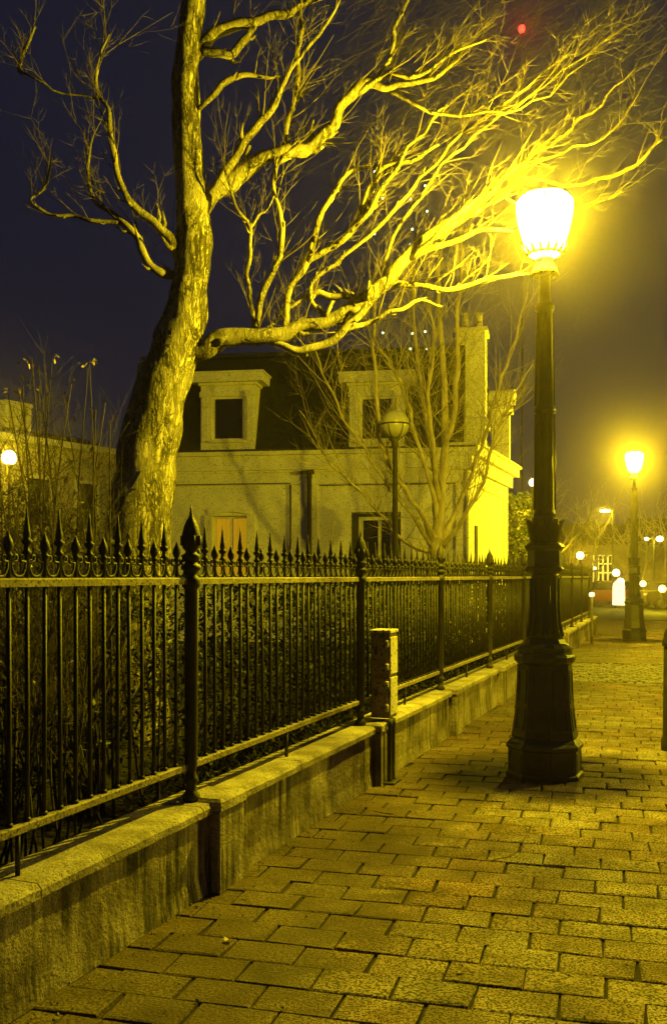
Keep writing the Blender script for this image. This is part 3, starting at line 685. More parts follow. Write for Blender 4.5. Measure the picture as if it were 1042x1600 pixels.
young = thing('young_tree', 'young multi-stemmed bare tree before the right end of the house', 'tree', px(682, 1055, 15)); young.location.z = .1
YD = 15
ST = [
 [(682, 1055, YD, 20), (682, 950, YD, 18), (682, 872, YD, 15), (690, 760, YD, 10), (696, 670, YD, 9), (690, 560, YD, 7), (684, 450, YD, 5), (690, 380, YD, 2)],
 [(688, 770, YD, 8), (694, 700, YD, 8), (705, 668, YD - .1, 7), (712, 600, YD - .1, 7), (713, 520, YD - .1, 6), (718, 440, YD - .1, 4), (722, 350, YD, 2)],
 [(684, 840, YD, 8), (678, 740, YD + .2, 7), (664, 650, YD + .3, 6), (652, 570, YD + .3, 5), (645, 470, YD + .3, 3), (640, 400, YD + .3, 2)],
 [(680, 850, YD, 9), (662, 810, YD - .3, 7), (625, 750, YD - .5, 6), (598, 705, YD - .6, 5), (590, 640, YD - .6, 5), (583, 540, YD - .6, 4), (586, 450, YD - .6, 2)],
 [(676, 855, YD, 7), (640, 800, YD - .3, 5), (600, 750, YD - .4, 4), (560, 690, YD - .5, 4), (535, 645, YD - .5, 3.5), (505, 585, YD - .5, 3), (490, 520, YD - .5, 1.5)],
 [(688, 850, YD, 9), (712, 800, YD + .2, 6), (738, 735, YD + .4, 5), (762, 660, YD + .5, 4.5), (785, 590, YD + .6, 4), (805, 530, YD + .6, 3), (825, 460, YD + .6, 1.5)],
 [(690, 855, YD, 7), (725, 810, YD - .4, 6), (748, 770, YD - .6, 5), (768, 700, YD - .8, 4), (790, 640, YD - .9, 3.5), (830, 570, YD - 1.0, 1.5)],
 [(684, 820, YD, 7), (672, 750, YD - .2, 6), (648, 680, YD - .3, 5), (630, 610, YD - .3, 4.5), (605, 560, YD - .3, 3), (560, 520, YD - .3, 1.5)],
 [(672, 862, YD, 6), (630, 845, YD - .4, 4), (590, 800, YD - .6, 3.5), (550, 755, YD - .8, 3), (510, 715, YD - .9, 2), (470, 640, YD - .9, 1.2)],
 [(686, 790, YD, 7), (675, 690, YD - .5, 6), (668, 620, YD - .6, 5), (678, 540, YD - .6, 4), (672, 470, YD - .6, 2)],
]
yt = MB(); ry = random.Random(4)
for k, pl in enumerate(ST):
    pl = [(a, b, c, r * (.62 + .2 * (b > 820))) for a, b, c, r in pl]
    P, RR = limb(pl, young, 'trunk' if k == 0 else 'stem', M['young'], 8 if k == 0 else 6, .08, k * 1.3, wig=.05)
    for j in range(40):
        f = .2 + .75 * ry.random(); i = min(int(f * (len(P) - 1)), len(P) - 2); dd = (P[i + 1] - P[i]).normalized()
        grow(yt, P[i], dd + Vector((ry.gauss(0, .7), ry.gauss(0, .7), ry.gauss(.3, .3))), ry.uniform(.5, 1.3), min(RR[i] * .5, ry.uniform(.005, .010)), 2, ry, .3, .25, 3)
world_child(yt.build('twigs', M['young'], young, True, kind='stuff'))

# fairy lights hung in the young tree
for col_x, ys, lab in (((585, 598), (268, 310, 365, 520), 'left'), ((641, 644), (311, 358, 382, 521, 545), 'middle'), ((664, 667), (290, 330, 518, 545), 'right')):
    words = {'left': 'leftmost string of tiny pale fairy lights hanging above the globe lamp', 'middle': 'middle string of fairy lights hanging above the dormer between two others', 'right': 'rightmost string of tiny pale fairy lights hanging among the young tree stems'}[lab]
    top = px(col_x[0], ys[0] - 30, 14.6)
    fl = thing('fairy_light_string', words, 'fairy lights', top, group='strings of fairy lights in the young tree')
    mb = MB(); mb.tube([px(col_x[k % 2], y, 14.6) - top for k, y in enumerate((ys[0] - 60,) + ys)], .004, 4); mb.build('wire', M['iron'], fl)
    for k, y in enumerate(ys):
        mb = MB(); mb.lathe([(.003, -.02), (.015, -.012), (.019, 0), (.014, .013), (.004, .02)], 8); mb.build('bulb', M['fairy'], fl, True, loc=px(col_x[k % 2], y, 14.55) - top)

# ------------------------------------------------------------------ house
HB = Vector((2.93, 22.0, 0)); HA = R(9); he = Vector((-math.cos(HA), math.sin(HA), 0)); hn = Vector((math.sin(HA), math.cos(HA), 0))
house = thing('lodge_house', 'single-storey stuccoed lodge with dark mansard roof and two stone dormers', 'house', HB, 0)
hm = Matrix((( -math.cos(HA), math.sin(HA), 0), (math.sin(HA), math.cos(HA), 0), (0, 0, 1)))
def hs(x, dep=0.0):
    k = (x - HX) / FPX; a = HB + hn * dep
    return (a.x - a.y * k) / (math.cos(HA) + math.sin(HA) * k)
def hz(y, s, dep=0.0): return CAMH + (HY - y) * ((HB + he * s + hn * dep).y) / FPX
def hbox(mb, x0, x1, y0, y1, d0, d1):
    """box between photo columns x0..x1 and rows y0(top)..y1 measured on the facade plane, from depth d0 to d1 behind it"""
    s0, s1 = hs(x1), hs(x0); z1 = hz(y0, (s0 + s1) / 2); z0 = hz(y1, (s0 + s1) / 2) if y1 is not None else 0.0
    return sbox(mb, s0, s1, z0, z1, d0, d1)
def sbox(mb, s0, s1, z0, z1, d0, d1):
    mb.box(hm @ Vector(((s0 + s1) / 2, (d0 + d1) / 2, (z0 + z1) / 2)), (s1 - s0, d1 - d0, z1 - z0), mat=hm); return mb
SL = hs(195); ZE = hz(708, 4.0); ZC = hz(735, 4.0); ZP = hz(757, 4.0)
# wall with openings, pieces butted
w1 = (hs(386), hs(332), 1.55, hz(806, hs(360))); w2 = (hs(626), hs(549), 1.5, hz(800, hs(588)))
mb = MB()
edges = [0.0, w2[0], w2[1], w1[0], w1[1], SL]
sbox(mb, edges[0], edges[1], 0, ZP, 0, .4); sbox(mb, edges[2], edges[3], 0, ZP, 0, .4); sbox(mb, edges[4], edges[5], 0, ZP, 0, .4)
for a in (w1, w2):
    sbox(mb, a[0], a[1], 0, a[2], 0, .4); sbox(mb, a[0], a[1], a[3], ZP, 0, .4)
sbox(mb, 0, SL, ZP, ZE, 0, .4)
sbox(mb, 0, .4, 0, ZE, .4, 6); sbox(mb, SL - .4, SL, 0, ZE, .4, 6)
mb.build('wall', M['stucco'], house)
mb = MB()   # raised bands framing sunk panels
for a, b in ((hs(724), hs(632)), (hs(540), hs(493)),):
    pass
sbox(mb, -.03, SL, ZP, ZC, -.05, -.002)
for x0, x1 in ((455, 497), (712, 728)): hbox(mb, x0, x1, 757.2, None, -.05, -.002)
mb.build('pilaster_band', M['stucco'], house)
mb = MB(); sbox(mb, -.12, SL + .1, ZC + .002, ZE - .06, -.14, -.002); sbox(mb, -.2, SL + .1, ZE - .06, ZE + .03, -.24, .3); sbox(mb, -.1, SL, ZC - .05, ZC + .001, -.085, -.0515); mb.build('cornice', M['stucco'], house)
mb = MB(); sbox(mb, -.2, SL + .1, ZE + .032, ZE + .075, -.27, -.1); mb.build('gutter', M['pipe'], house)
mb = MB(); c = hm @ Vector((hs(485), -.11, 0)); mb.lathe([(.05, .1), (.05, ZC - .22), (.065, ZC - .2), (.065, ZC - .16), (.05, ZC - .14), (.05, ZC - .08)], 10, c); sbox(mb, hs(492), hs(475), ZC - .1, ZC - .01, -.21, -.08); mb.build('downpipe', M['pipe'], house, True)
# window with lit shutters
wm = MB(); 
s0, s1, z0, z1 = w1; arch = []
for k in range(9):
    f = k / 8; s = s0 - .10 + (s1 - s0 + .2) * f; arch.append((s, z1 + .02 + .07 * math.sin(math.pi * f)))
poly = [hm @ Vector((s, -.045, z)) for s, z in arch] + [hm @ Vector((s, -.045, z + .13)) for s, z in reversed(arch)]
wm.prism(poly, hn, .043)
sbox(wm, s0 - .19, s0 - .002, z0 - .1, z1 + .02, -.043, -.002); sbox(wm, s1 + .002, s1 + .19, z0 - .1, z1 + .02, -.043, -.002)
for x0, x1, y0, y1 in ((262, 455, 756, 757.6), (500, 712, 756, 757.6)):
    mb = MB(); hbox(mb, x0, x1, y0, y1, -.058, -.0505); mb.build('panel_shade_line', M['pipe'], house)  # dark strips painted for the shade in the panel grooves
mb = MB(); hbox(mb, 454, 456, 757.8, None, -.058, -.0505); mb.build('panel_shade_line', M['pipe'], house)
win = wm.build('window', M['stucco'], house)
mid = (s0 + s1) / 2
for a, b in ((s0 + .03, mid - .02), (mid + .02, s1 - .03)):
    mb = MB(); n = 6
    for k in range(n):
        sbox(mb, a + (b - a) * k / n + .004, a + (b - a) * (k + 1) / n - .004, z0, z1 - .05, .22 + (k % 2) * .015, .25)
    mb.build('shutter', M['curtain'], win)
mb = MB(); sbox(mb, s0, s0 + .03, z0, z1, .12, .2); sbox(mb, s1 - .03, s1, z0, z1, .12, .2); sbox(mb, mid - .018, mid + .018, z0, z1 - .05, .12, .2); sbox(mb, s0 + .03, s1 - .03, z1 - .05, z1, .12, .2); mb.build('window_frame', M['sash'], win)
# sash window with dark surround
s0, s1, z0, z1 = w2
mb = MB(); sbox(mb, s0, s0 + .2, z0, z1, .02, .1); sbox(mb, s1 - .16, s1, z0, z1, .02, .1); sbox(mb, s0 + .2, s1 - .16, z1 - .1, z1, .02, .1); win = mb.build('window', M['darkwood'], house)
a, b = s0 + .2, s1 - .16; c = a + (b - a) * .38
mb = MB(); sbox(mb, b - .09, b, z0, z1 - .1, .06, .14); sbox(mb, a, a + .05, z0, z1 - .1, .06, .14); sbox(mb, a + .05, b - .09, z1 - .18, z1 - .1, .06, .14); sbox(mb, c - .03, c + .03, z0, z1 - .18, .07, .13); sbox(mb, a + .05, c - .03, z0 + .24, z0 + .28, .07, .13); sbox(mb, c + .03, b - .09, z0 + .24, z0 + .28, .07, .13); mb.build('sash', M['sash'], win)
mb = MB(); sbox(mb, a + .05, b - .09, z0, z1 - .18, .15, .16); mb.build('pane', M['pane'], win)
# roof: steep slated slope, slates in courses
ZR = ZE + 2.45
mb = MB(); prof = [(-.05, ZE + .08), (.75, ZR - .15), (1.1, ZR), (5.5, ZR), (6.2, ZE + .08)]
mb.prism([hm @ Vector((.05, d, z)) for d, z in prof], he, SL - .1); roof = mb.build('roof', M['slate'], house)
mb = MB(); rs = random.Random(2); n = 15
for r in range(n):
    f = r / n; d = -.05 + .8 * f; z = ZE + .08 + (ZR - .23 - ZE) * f; k = 0; s = .06 + (r % 2) * .15
    while s < SL - .4:
        mb.add([hm @ Vector((s, d - .012, z)), hm @ Vector((s + .29, d - .012 - rs.uniform(0, .006), z)), hm @ Vector((s + .29, d + .056, z + .19)), hm @ Vector((s, d + .056, z + .19)), hm @ Vector((s, d + .004, z)), hm @ Vector((s + .29, d + .004, z))], [(0, 1, 2, 3), (0, 4, 5, 1)]); s += .3
mb.build('slates', M['slate'], roof, kind='stuff')
mb = MB(); sbox(mb, .05, SL - .05, ZR - .02, ZR + .08, .95, 1.2); mb.build('ridge_moulding', M['slate'], roof)
def dormer(xc, dep):
    sc_ = hs(xc, dep); yy = lambda y: hz(y, sc_, dep)
    k = (HB + he * sc_ + hn * dep).y / FPX / math.cos(HA)
    W = lambda p: p * k
    mb = MB(); zb, zt = ZE + .04, yy(602); a, b = sc_ - W(43), sc_ + W(43); wa, wb = sc_ - W(26), sc_ + W(26); zs, zh = yy(688), yy(619)
    sbox(mb, a, wa, zs, zh, dep, dep + .18); sbox(mb, wb, b, zs, zh, dep, dep + .18); sbox(mb, a, b, zb, zs, dep, dep + .18); sbox(mb, a, b, zh, zt, dep, dep + .18)
    sbox(mb, a, a + .12, zb, zt, dep + .18, dep + 1.4); sbox(mb, b - .12, b, zb, zt, dep + .18, dep + 1.4)
    d = mb.build('dormer', M['trim'], house)
    mb = MB(); sbox(mb, a - W(3), b + W(3), zt, zt + W(4), dep - .05, dep + 1.5); sbox(mb, a - W(14), b + W(14), zt + W(4), zt + W(17), dep - .17, dep + 1.5); sbox(mb, a - W(16), b + W(16), zt + W(17), zt + W(20), dep - .2, dep + 1.5); mb.build('dormer_cornice', M['trim'], d)
    for q0, q1, e in ((a + W(2), wa - W(5), 3), (wb + W(5), b - W(2), 3)):
        mb = MB(); sbox(mb, q0, q1, zs - W(2), zh - W(1), dep - .035, dep - .001); sbox(mb, q0 - W(3), q1 + W(3), zh - W(1), zh + W(7), dep - .06, dep - .001); mb.build('pilaster', M['trim'], d)
    mb = MB(); f = .05; sbox(mb, wa, wa + f, zs, zh, dep + .06, dep + .12); sbox(mb, wb - f, wb, zs, zh, dep + .06, dep + .12); sbox(mb, wa + f, wb - f, zh - f, zh, dep + .06, dep + .12); sbox(mb, wa + f, wb - f, zs, zs + f, dep + .06, dep + .12); sbox(mb, wa - .04, wb + .04, zs - .06, zs - .002, dep - .08, dep - .001); mb.build('window_frame', M['sash'], d)
    mb = MB(); sbox(mb, wa + f, wb - f, zs + f, zh - f, dep + .13, dep + .14); mb.build('pane', M['pane'], d)
dormer(356, -.075); dormer(588, -.075)
# right gable wing, running back along the railing
gu = Vector((math.sin(R(20)), math.cos(R(20)), 0)); gn = Vector((gu.y, -gu.x, 0)); GL = 4.75; gb = HB + gn * .0
gm = Matrix(((gu.x, -gn.x, 0), (gu.y, -gn.y, 0), (0, 0, 1)))
def gbox(mb, l0, l1, o0, o1, z0, z1):
    c = gb + gu * ((l0 + l1) / 2) + gn * ((o0 + o1) / 2) + Vector((0, 0, (z0 + z1) / 2)) - HB
    mb.box(c, (l1 - l0, o1 - o0, z1 - z0), mat=gm); return mb
ZG = 3.95
mb = MB(); gbox(mb, .06, GL, -.4, .02, 0, ZG); mb.build('end_wall', M['stucco'], house)
mb = MB(); gbox(mb, -.10, .32, .022, .07, 0, ZG - .01); gbox(mb, GL - .45, GL + .03, .022, .07, 0, ZG - .01); gbox(mb, .34, GL - .46, .022, .06, ZG - .32, ZG - .01); mb.build('end_pilaster', M['stucco'], house)
mb = MB(); gbox(mb, .78, 1.0, .021, .05, .1, 2.75); mb.build('end_niche', M['pipe'], house)
mb = MB(); gbox(mb, -.15, GL + .25, -.4, .16, ZG, ZG + .30); gbox(mb, -.22, GL + .45, -.45, .30, ZG + .301, ZG + .52); gbox(mb, -.26, GL + .5, -.45, .36, ZG + .521, ZG + .58); mb.build('end_cornice', M['stucco'], house)
def stack(x0, x1, y0, dep, zb, name, rounded=False):
    a = px(x0, 900, dep); b = px(x1, 900, dep); c = (a + b) / 2 - HB; w = (b - a).length; zt = CAMH + (HY - y0) * dep / FPX
    mb = MB(); mb.bbox((c.x, c.y, (zb + zt) / 2), (w, .75, zt - zb), .015, rz=R(-12))
    if rounded:
        mb.bbox((c.x, c.y, zt - .28), (w + .16, .9, .1), .02, rz=R(-12)); mb.tube([(c.x - w / 2 - .08, c.y - .1, zt), (c.x + w / 2 + .08, c.y - .3, zt)], .2, 14)
    else:
        mb.bbox((c.x, c.y, zt + .05), (w + .12, .87, .1), .02, rz=R(-12)); mb.bbox((c.x, c.y, zb + (zt - zb) * .30), (w + .14, .9, .22), .05, rz=R(-12))
    o = mb.build(name, M['stucco'], house); return o, c, zt
ch, c, zt = stack(716, 759, 524, 23.6, ZE - .1, 'chimney')
for dx in (-.16, .16):
    mb = MB(); mb.lathe([(.10, 0), (.12, .03), (.09, .06), (.08, .36), (.1, .38), (.1, .42)], 10, (c.x + dx, c.y, zt + .1)); mb.build('chimney_pot', M['brick'], ch, True)
stack(769, 796, 624, 25.2, ZG + .58, 'parapet_pier', True)

# globe lamp in the garden
g = px(617, 663, 14.0); gl = thing('globe_lamp', 'unlit opal globe lamp on a slim dark post before the house', 'lamp', (g.x, g.y, .1))
gz = g.z - .1
mb = MB(); mb.lathe([(.09, 0), (.09, .3), (.06, .34), (.045, .4), (.036, gz - .34), (.055, gz - .32), (.05, gz - .26), (.09, gz - .2)], 12); mb.build('post', M['iron'], gl, True)
mb = MB(); mb.lathe([(.2 * math.cos(a), gz + .2 * math.sin(a)) for a in [R(-80 + 10 * k) for k in range(17)]], 20); gg = mb.build('globe', M['globe_dim'], gl, True)
mb = MB(); n = 24
mb.tube([(.204 * math.cos(2 * math.pi * i / n), .204 * math.sin(2 * math.pi * i / n), gz) for i in range(n + 1)], .011, 6)
for a in (0, R(60), R(120)):
    mb.tube([(.205 * math.cos(a) * math.cos(b), .205 * math.sin(a) * math.cos(b), gz + .205 * math.sin(b)) for b in [R(180 + 15 * k) for k in range(13)]], .007, 5)
mb.build('globe_cage', M['iron'], gl, True)

# ivy-clad wall behind the lamp column
iv = thing('ivy_wall', 'ivy covered garden wall between the bright gable and the lamp column', 'wall', px(812, 1000, 27.5) * 1.0); iv.location.z = 0
c = px(806, 900, 28.2)
mb = MB(); mb.bbox((c.x, c.y, 1.9), (1.6, .4, 3.8), .03, rz=R(0)); world_child(mb.build('wall', M['brick'], iv))
ri = random.Random(9); mb = MB()
for k in range(4200):
    q = Vector((c.x + ri.uniform(-.85, .75), c.y - .2 - abs(ri.gauss(0, .09)), ri.uniform(.2, 3.95))); s = ri.uniform(.02, .045)
    m3 = Matrix.Rotation(ri.uniform(0, 6.3), 3, 'Y') @ Matrix.Rotation(ri.gauss(0, .6), 3, 'X')
    mb.add([q + m3 @ Vector(v) * s for v in ((-1, 0, 0), (0, -.25, -1.1), (1, 0, 0), (.5, .1, .8), (-.5, .1, .8))], [(0, 1, 2, 3, 4)])
world_child(mb.build('ivy', M['ivy'], iv, kind='stuff'))
c2 = px(832, 754, 27.0); sl = thing('wall_lamp', 'small round lit lamp at the far end of the lodge', 'lamp', (c2.x, c2.y, 0))
mb = MB(); mb.lathe([(.04, 0), (.035, c2.z - .12), (.06, c2.z - .1)], 8); mb.build('post', M['iron'], sl)
mb = MB(); mb.lathe([(.11 * math.cos(a) + .002, c2.z + .11 * math.sin(a)) for a in [R(-90 + 18 * k) for k in range(11)]], 14); mb.build('globe', M['bulb'], sl, True); point_light('globe_bulb', (c2.x, c2.y, c2.z), 60, .04)

# ------------------------------------------------------------------ garden plants behind the railing
def leaf(mb, q, s, rnd):
    m3 = Matrix.Rotation(rnd.uniform(0, 6.3), 3, 'Z') @ Matrix.Rotation(rnd.gauss(0, .7), 3, 'X') @ Matrix.Rotation(rnd.gauss(0, .5), 3, 'Y')
    mb.add([q + m3 @ Vector(v) * s for v in ((0, 0, 0), (.35, .5, .06), (.3, 1.1, .1), (0, 1.7, 0), (-.3, 1.1, .1), (-.35, .5, .06))], [(0, 1, 2, 3), (0, 3, 4, 5)])
hedge = thing('garden_hedge', 'dark clipped hedge running just inside the iron railing', 'hedge', fpt(1, -.9, .1))
rh = random.Random(21)
for t0, t1, cnt, s in ((.85, 3.2, 9000, .025), (3.2, 6.5, 7600, .030), (6.5, 14.5, 7000, .042)):
    mb = MB()
    for k in range(cnt):
        t = rh.uniform(t0, t1); z = rh.uniform(.12, 1.56) + .07 * mnoise.noise(Vector((t * 2, 0, 0)))
        o = -.62 - .5 * rh.random() if rh.random() < .6 else -.55 - abs(rh.gauss(0, .05))
        leaf(mb, fpt(t, o, z), s * rh.uniform(.7, 1.3), rh)
    world_child(mb.build('foliage', M['hedge'], hedge, kind='stuff'))
mb = MB()
for k in range(60):
    t = .9 + k * .23 + rh.uniform(-.08, .08); p = fpt(t, -.9, .08); grow(mb, p, Vector((rh.gauss(0, .1), rh.gauss(0, .1), 1)), 1.4, .012, 2, rh, .5, .2, 4)
world_child(mb.build('branches', M['stem'], hedge, True, kind='stuff'))
# tall leafy shrub with upright stems
def shrub(label, base, tops, d, leaves, rnd, leafm='dryleaf', r=4.0, name='bare_shrub', tw_n=10, cat='shrub'):
    b = px(base, 900, d); sh = thing(name, label, cat, (b.x, b.y, .1))
    tm = MB(); lm = MB()
    for (x0, x1, y1, dd) in tops:
        p0 = Vector((px(x0, 900, d).x, d, .1)); p1 = px(x1, y1, d + dd); pts = []
        bend = Vector((rnd.gauss(0, .08), rnd.gauss(0, .08), 0))
        for k in range(9):
            f = k / 8; pts.append(p0.lerp(p1, f) + bend * math.sin(math.pi * f))
        rad = [r * d / FPX * (1 - .7 * k / 8) for k in range(9)]
        mb = MB(); mb.tube(pts, rad, 6); world_child(mb.build('stem', M['stem'], sh, True))
        for j in range(tw_n):
            i = rnd.randint(3, 7); grow(tm, pts[i], (pts[i + 1] - pts[i]).normalized() + Vector((rnd.gauss(0, .6), rnd.gauss(0, .6), rnd.gauss(.1, .3))), rnd.uniform(.2, .6), rad[i] * .5, 1, rnd, .3, .3, 3)
        for j in range(leaves):
            q = pts[rnd.choice((4, 6, 7, 8, 8))] + Vector((rnd.gauss(0, .022), rnd.gauss(0, .022), rnd.gauss(0, .02))); leaf(lm, q, rnd.uniform(.018, .034), rnd)
    world_child(tm.build('twigs', M['stem'], sh, True, kind='stuff'))
    if lm.v: world_child(lm.build('leaves', M[leafm], sh, kind='stuff'))
    return sh
rs = random.Random(8)
shrub('tall thin-stemmed shrub with few leaves left of the plane tree', 120, [(20, -20, 640, .1), (70, 12, 610, .1), (178, 172, 660, .1), (60, 50, 560, .2), (90, 35, 590, 0), (100, 62, 600, .2), (110, 30, 610, .1), (120, 82, 560, .1), (125, 60, 575, 0), (130, 100, 622, .2), (140, 112, 600, 0), (150, 140, 565, .2), (152, 138, 575, .1), (160, 150, 640, 0), (165, 165, 630, .2)], 6.2, 8, rs, r=3.2, tw_n=12)
shrub('tangled bramble thicket low at the left end of the railing', 20, [(10, 0, 720, 0), (20, 40, 700, .2), (40, -30, 760, .1), (30, 110, 760, .3), (60, 130, 800, .2), (0, 60, 780, .2), (70, 20, 770, 0), (90, 60, 730, .2), (45, 120, 850, .1), (10, 95, 880, 0), (100, 150, 830, .1)], 5.2, 3, rs, r=2.6, tw_n=34, name='bramble')
shrub('low evergreen bush behind the railing below the plane tree', 110, [(80, 60, 1110, 0), (95, 85, 1095, .1), (110, 110, 1120, 0), (120, 140, 1100, .1), (130, 150, 1130, 0), (180, 185, 960, .2), (250, 255, 1000, .3)], 5.4, 16, rs, 'leaf', r=3.0, name='evergreen_bush', tw_n=5)
shrub('slender whip sapling in front of the stucco wall beside the downpipe', 505, [(500, 528, 792, 0)], 11.0, 0, rs, r=1.8, name='sapling', tw_n=1, cat='sapling')

def bush(label, x, d, rx, rz_, cnt, seed, lm='hedge', s=.03):
    rnd = random.Random(seed); b = px(x, 900, d); o = thing('laurel_bush', label, 'bush', (b.x, b.y, .1))
    mb = MB(); lf = MB()
    for k in range(16):
        grow(mb, Vector((rnd.gauss(0, .08), rnd.gauss(0, .08), 0)), Vector((rnd.gauss(0, .5), rnd.gauss(0, .4), 1)), rz_ * rnd.uniform(.6, 1.0), .012, 2, rnd, .3, .3, 4)
    mb.build('stems', M['stem'], o, True, kind='stuff')
    for k in range(cnt):
        v = Vector((rnd.gauss(0, 1), rnd.gauss(0, 1), rnd.gauss(0, 1))).normalized() * rnd.uniform(.55, 1.0) ** .5
        q = Vector((v.x * rx, v.y * rx * .8, rz_ * .52 + v.z * rz_ * .5)); q *= 1 + .22 * mnoise.noise(q * 2.4 + Vector((seed, 0, 0)))
        if q.z > .02: leaf(lf, q, s * rnd.uniform(.6, 1.3), rnd)
    lf.build('foliage', M[lm], o, kind='stuff')
bush('dense dark bush behind the leftmost part of the railing', 15, 6.4, .6, 1.8, 4200, 1)
bush('dark bush filling the gap left of the plane tree trunk', 135, 7.6, .65, 1.8, 4200, 2)
bush('taller dark bush behind the thin-stemmed shrub, before the pale terrace', 70, 9.5, .9, 2.3, 3600, 3)

# ------------------------------------------------------------------ left background building
lb0, lb1 = px(-260, 900, 26.0), px(183, 900, 34.7); le = (lb1 - lb0); LL = le.length; lu = le.normalized(); ln_ = Vector((-lu.y, lu.x, 0)); ang = math.atan2(lu.y, lu.x)
ter = thing('terrace_house', 'long pale terrace behind the shrubs at the far left, lit by a lamp', 'house', (lb0.x, lb0.y, 0), ang)
H = CAMH + 186 * 34.7 / FPX
mb = MB(); mb.box((LL / 2, 3, H / 2), (LL, 6, H)); mb.build('wall', M['brick'], ter)
mb = MB(); mb.box((LL / 2, 2.85, H + .1), (LL + .3, 6.6, .2)); mb.build('cornice', M['trim'], ter)
mb = MB(); mb.prism([(0, .1, H + .2), (0, 1.6, H + .75), (0, 4.6, H + .75), (0, 6, H + .2)], (1, 0, 0), LL); rf = mb.build('roof', M['slate'], ter)
for x in (26, 46):
    k = (x - HX) / FPX; s = (k * lb0.y - lb0.x) / (lu.x - k * lu.y); w = .5
    mb = MB(); z0 = H + .21; z1 = z0 + 1.0
    mb.box((s - w * .4, .45, (z0 + z1) / 2), (.12, .5, z1 - z0)); mb.box((s + w * .4, .45, (z0 + z1) / 2), (.12, .5, z1 - z0)); mb.box((s, .45, z1 + .06), (w + .1, .6, .12)); mb.box((s, .45, z0 + .1), (w * .8 - .122, .5, .2)); dm = mb.build('dormer', M['trim'], ter)
    mb = MB(); mb.box((s, .6, (z0 + z1) / 2 + .1), (w * .8 - .122, .04, z1 - z0 - .2)); mb.build('pane', M['pane'], dm)
for k in range(7):
    s = LL - 1.4 - k * 2.1
    for zz in (.9, 3.2):
        mb = MB(); mb.box((s - .5, -.03, zz + .75), (.1, .056, 1.5)); mb.box((s + .5, -.03, zz + .75), (.1, .056, 1.5)); mb.box((s, -.03, zz + 1.55), (1.1, .056, .1)); mb.box((s, -.05, zz - .05), (1.2, .096, .1)); wn = mb.build('window', M['trim'], ter)
        mb = MB(); mb.box((s, -.006, zz + .75), (.898, .008, 1.498)); mb.build('pane', M['pane'], wn)
def globe_post(label, x, y, d, rad, name='globe_light', power=0, m='bulb', group=None, base=0.0, double=False):
    c = px(x, y, d); t_ = thing(name, label, 'lamp', (c.x, c.y, base), group=group); h = c.z - base
    mb = MB(); mb.lathe([(.07, 0), (.07, .25), (.04, .3), (.033, h - rad * 1.3), (.07, h - rad * 1.1), (rad * .5, h - rad * .9)], 10); mb.build('post', M['pole'], t_, True)
    mb = MB(); mb.lathe([(rad * math.cos(a) + .002, h + rad * math.sin(a)) for a in [R(-90 + 15 * k) for k in range(13)]], 16); mb.build('globe', M[m], t_, True)
    if power: point_light('globe_bulb', (c.x, c.y, c.z), power, .06)
    return t_
globe_post('bright globe lamp shining before the pale terrace at far left', 15, 715, 26.5, .2, power=600, base=.1)

# ------------------------------------------------------------------ far end of the street
GRP = 'round lamps at the far end of the street'
globe_post('round lit globe lamp just above the end of the railing', 906, 868, 34.0, .13, power=260, group=GRP)
globe_post('upper of two touching globes over the glowing white column', 962, 895, 54.0, .2, power=300, group=GRP)
globe_post('lower of two touching globes over the glowing white column', 969, 909, 53.0, .2, group=GRP)
globe_post('round lit lamp low beside the second lamp post, right of it', 1004, 912, 50.0, .16, group=GRP, m='bulb_y', power=220)
globe_post('tiny lit lamp between the two low globes at far right', 1018, 916, 54.0, .08, group=GRP, m='bulb_y', power=60)
globe_post('rightmost low lit globe lamp by the parked cars', 1034, 920, 48.0, .18, group=GRP, m='bulb_y', power=260)
globe_post('tiny white light in front of the many-paned lit windows', 929, 888, 53.0, .08, group=GRP)
k = px(966, 945, 50.0); kio = thing('lit_column', 'glowing white waist-high column at the far end of the street', 'illuminated column', (k.x, k.y, 0))
mb = MB(); mb.lathe([(.36, 0), (.36, .12), (.33, .14)], 12); mb.build('base', M['pole'], kio)
mb = MB(); mb.lathe([(.31, .14), (.30, 1.1), (.26, 1.24), (.14, 1.34), (.02, 1.38)], 14); mb.build('glowing_shade', M['lamplit'], kio, True)
k = px(880, 957, 24.3); rl = thing('path_light', 'slim short path light post glimpsed beside the far railing', 'path light', (fpt(19.5, .25).x, fpt(19.5, .25).y, 0))
mb = MB(); mb.lathe([(.035, 0), (.03, 1.12)], 8); mb.build('post', M['rail'], rl, True)
mb = MB(); mb.lathe([(.03, 1.12), (.065, 1.13), (.065, 1.2), (.02, 1.22)], 10); mb.build('lamp_head', M['bulb_y'], rl, True)
# road lamp with bent arm
k = px(957, 900, 58.0); rl = thing('road_lamp', 'tall bent-arm road lamp with one oval lit head', 'street lamp', (k.x, k.y, 0)); zt = CAMH + (HY - 798) * 58 / FPX
mb = MB(); mb.tube([(0, 0, 0), (0, 0, zt - .25), (-.03, 0, zt - .05), (-.15, 0, zt + .08), (-.45, 0, zt + .1)], [.08, .06, .055, .05, .045], 8); mb.build('pole', M['pole'], rl, True)
mb = MB(); mb.lathe([(.02, -.36), (.11, -.28), (.15, -.1), (.15, .12), (.10, .26), (.02, .3)], 12)
mb.v = [(z_ - .42, y_, -x_ * .8 + zt + .0) for x_, y_, z_ in mb.v]; mb.build('lamp_head', M['bulb'], rl, True)
mb = MB(); mb.lathe([(.02, -.38), (.12, -.3), (.165, -.1), (.165, .14), (.11, .28), (.02, .33)], 12); mb.v = [(z_ - .42, y_, abs(x_) * .5 + zt + .07) for x_, y_, z_ in mb.v]; mb.build('hood', M['pole'], rl, True); point_light('road_lamp_bulb', (k.x - .45, k.y, zt - .02), 350, .05)
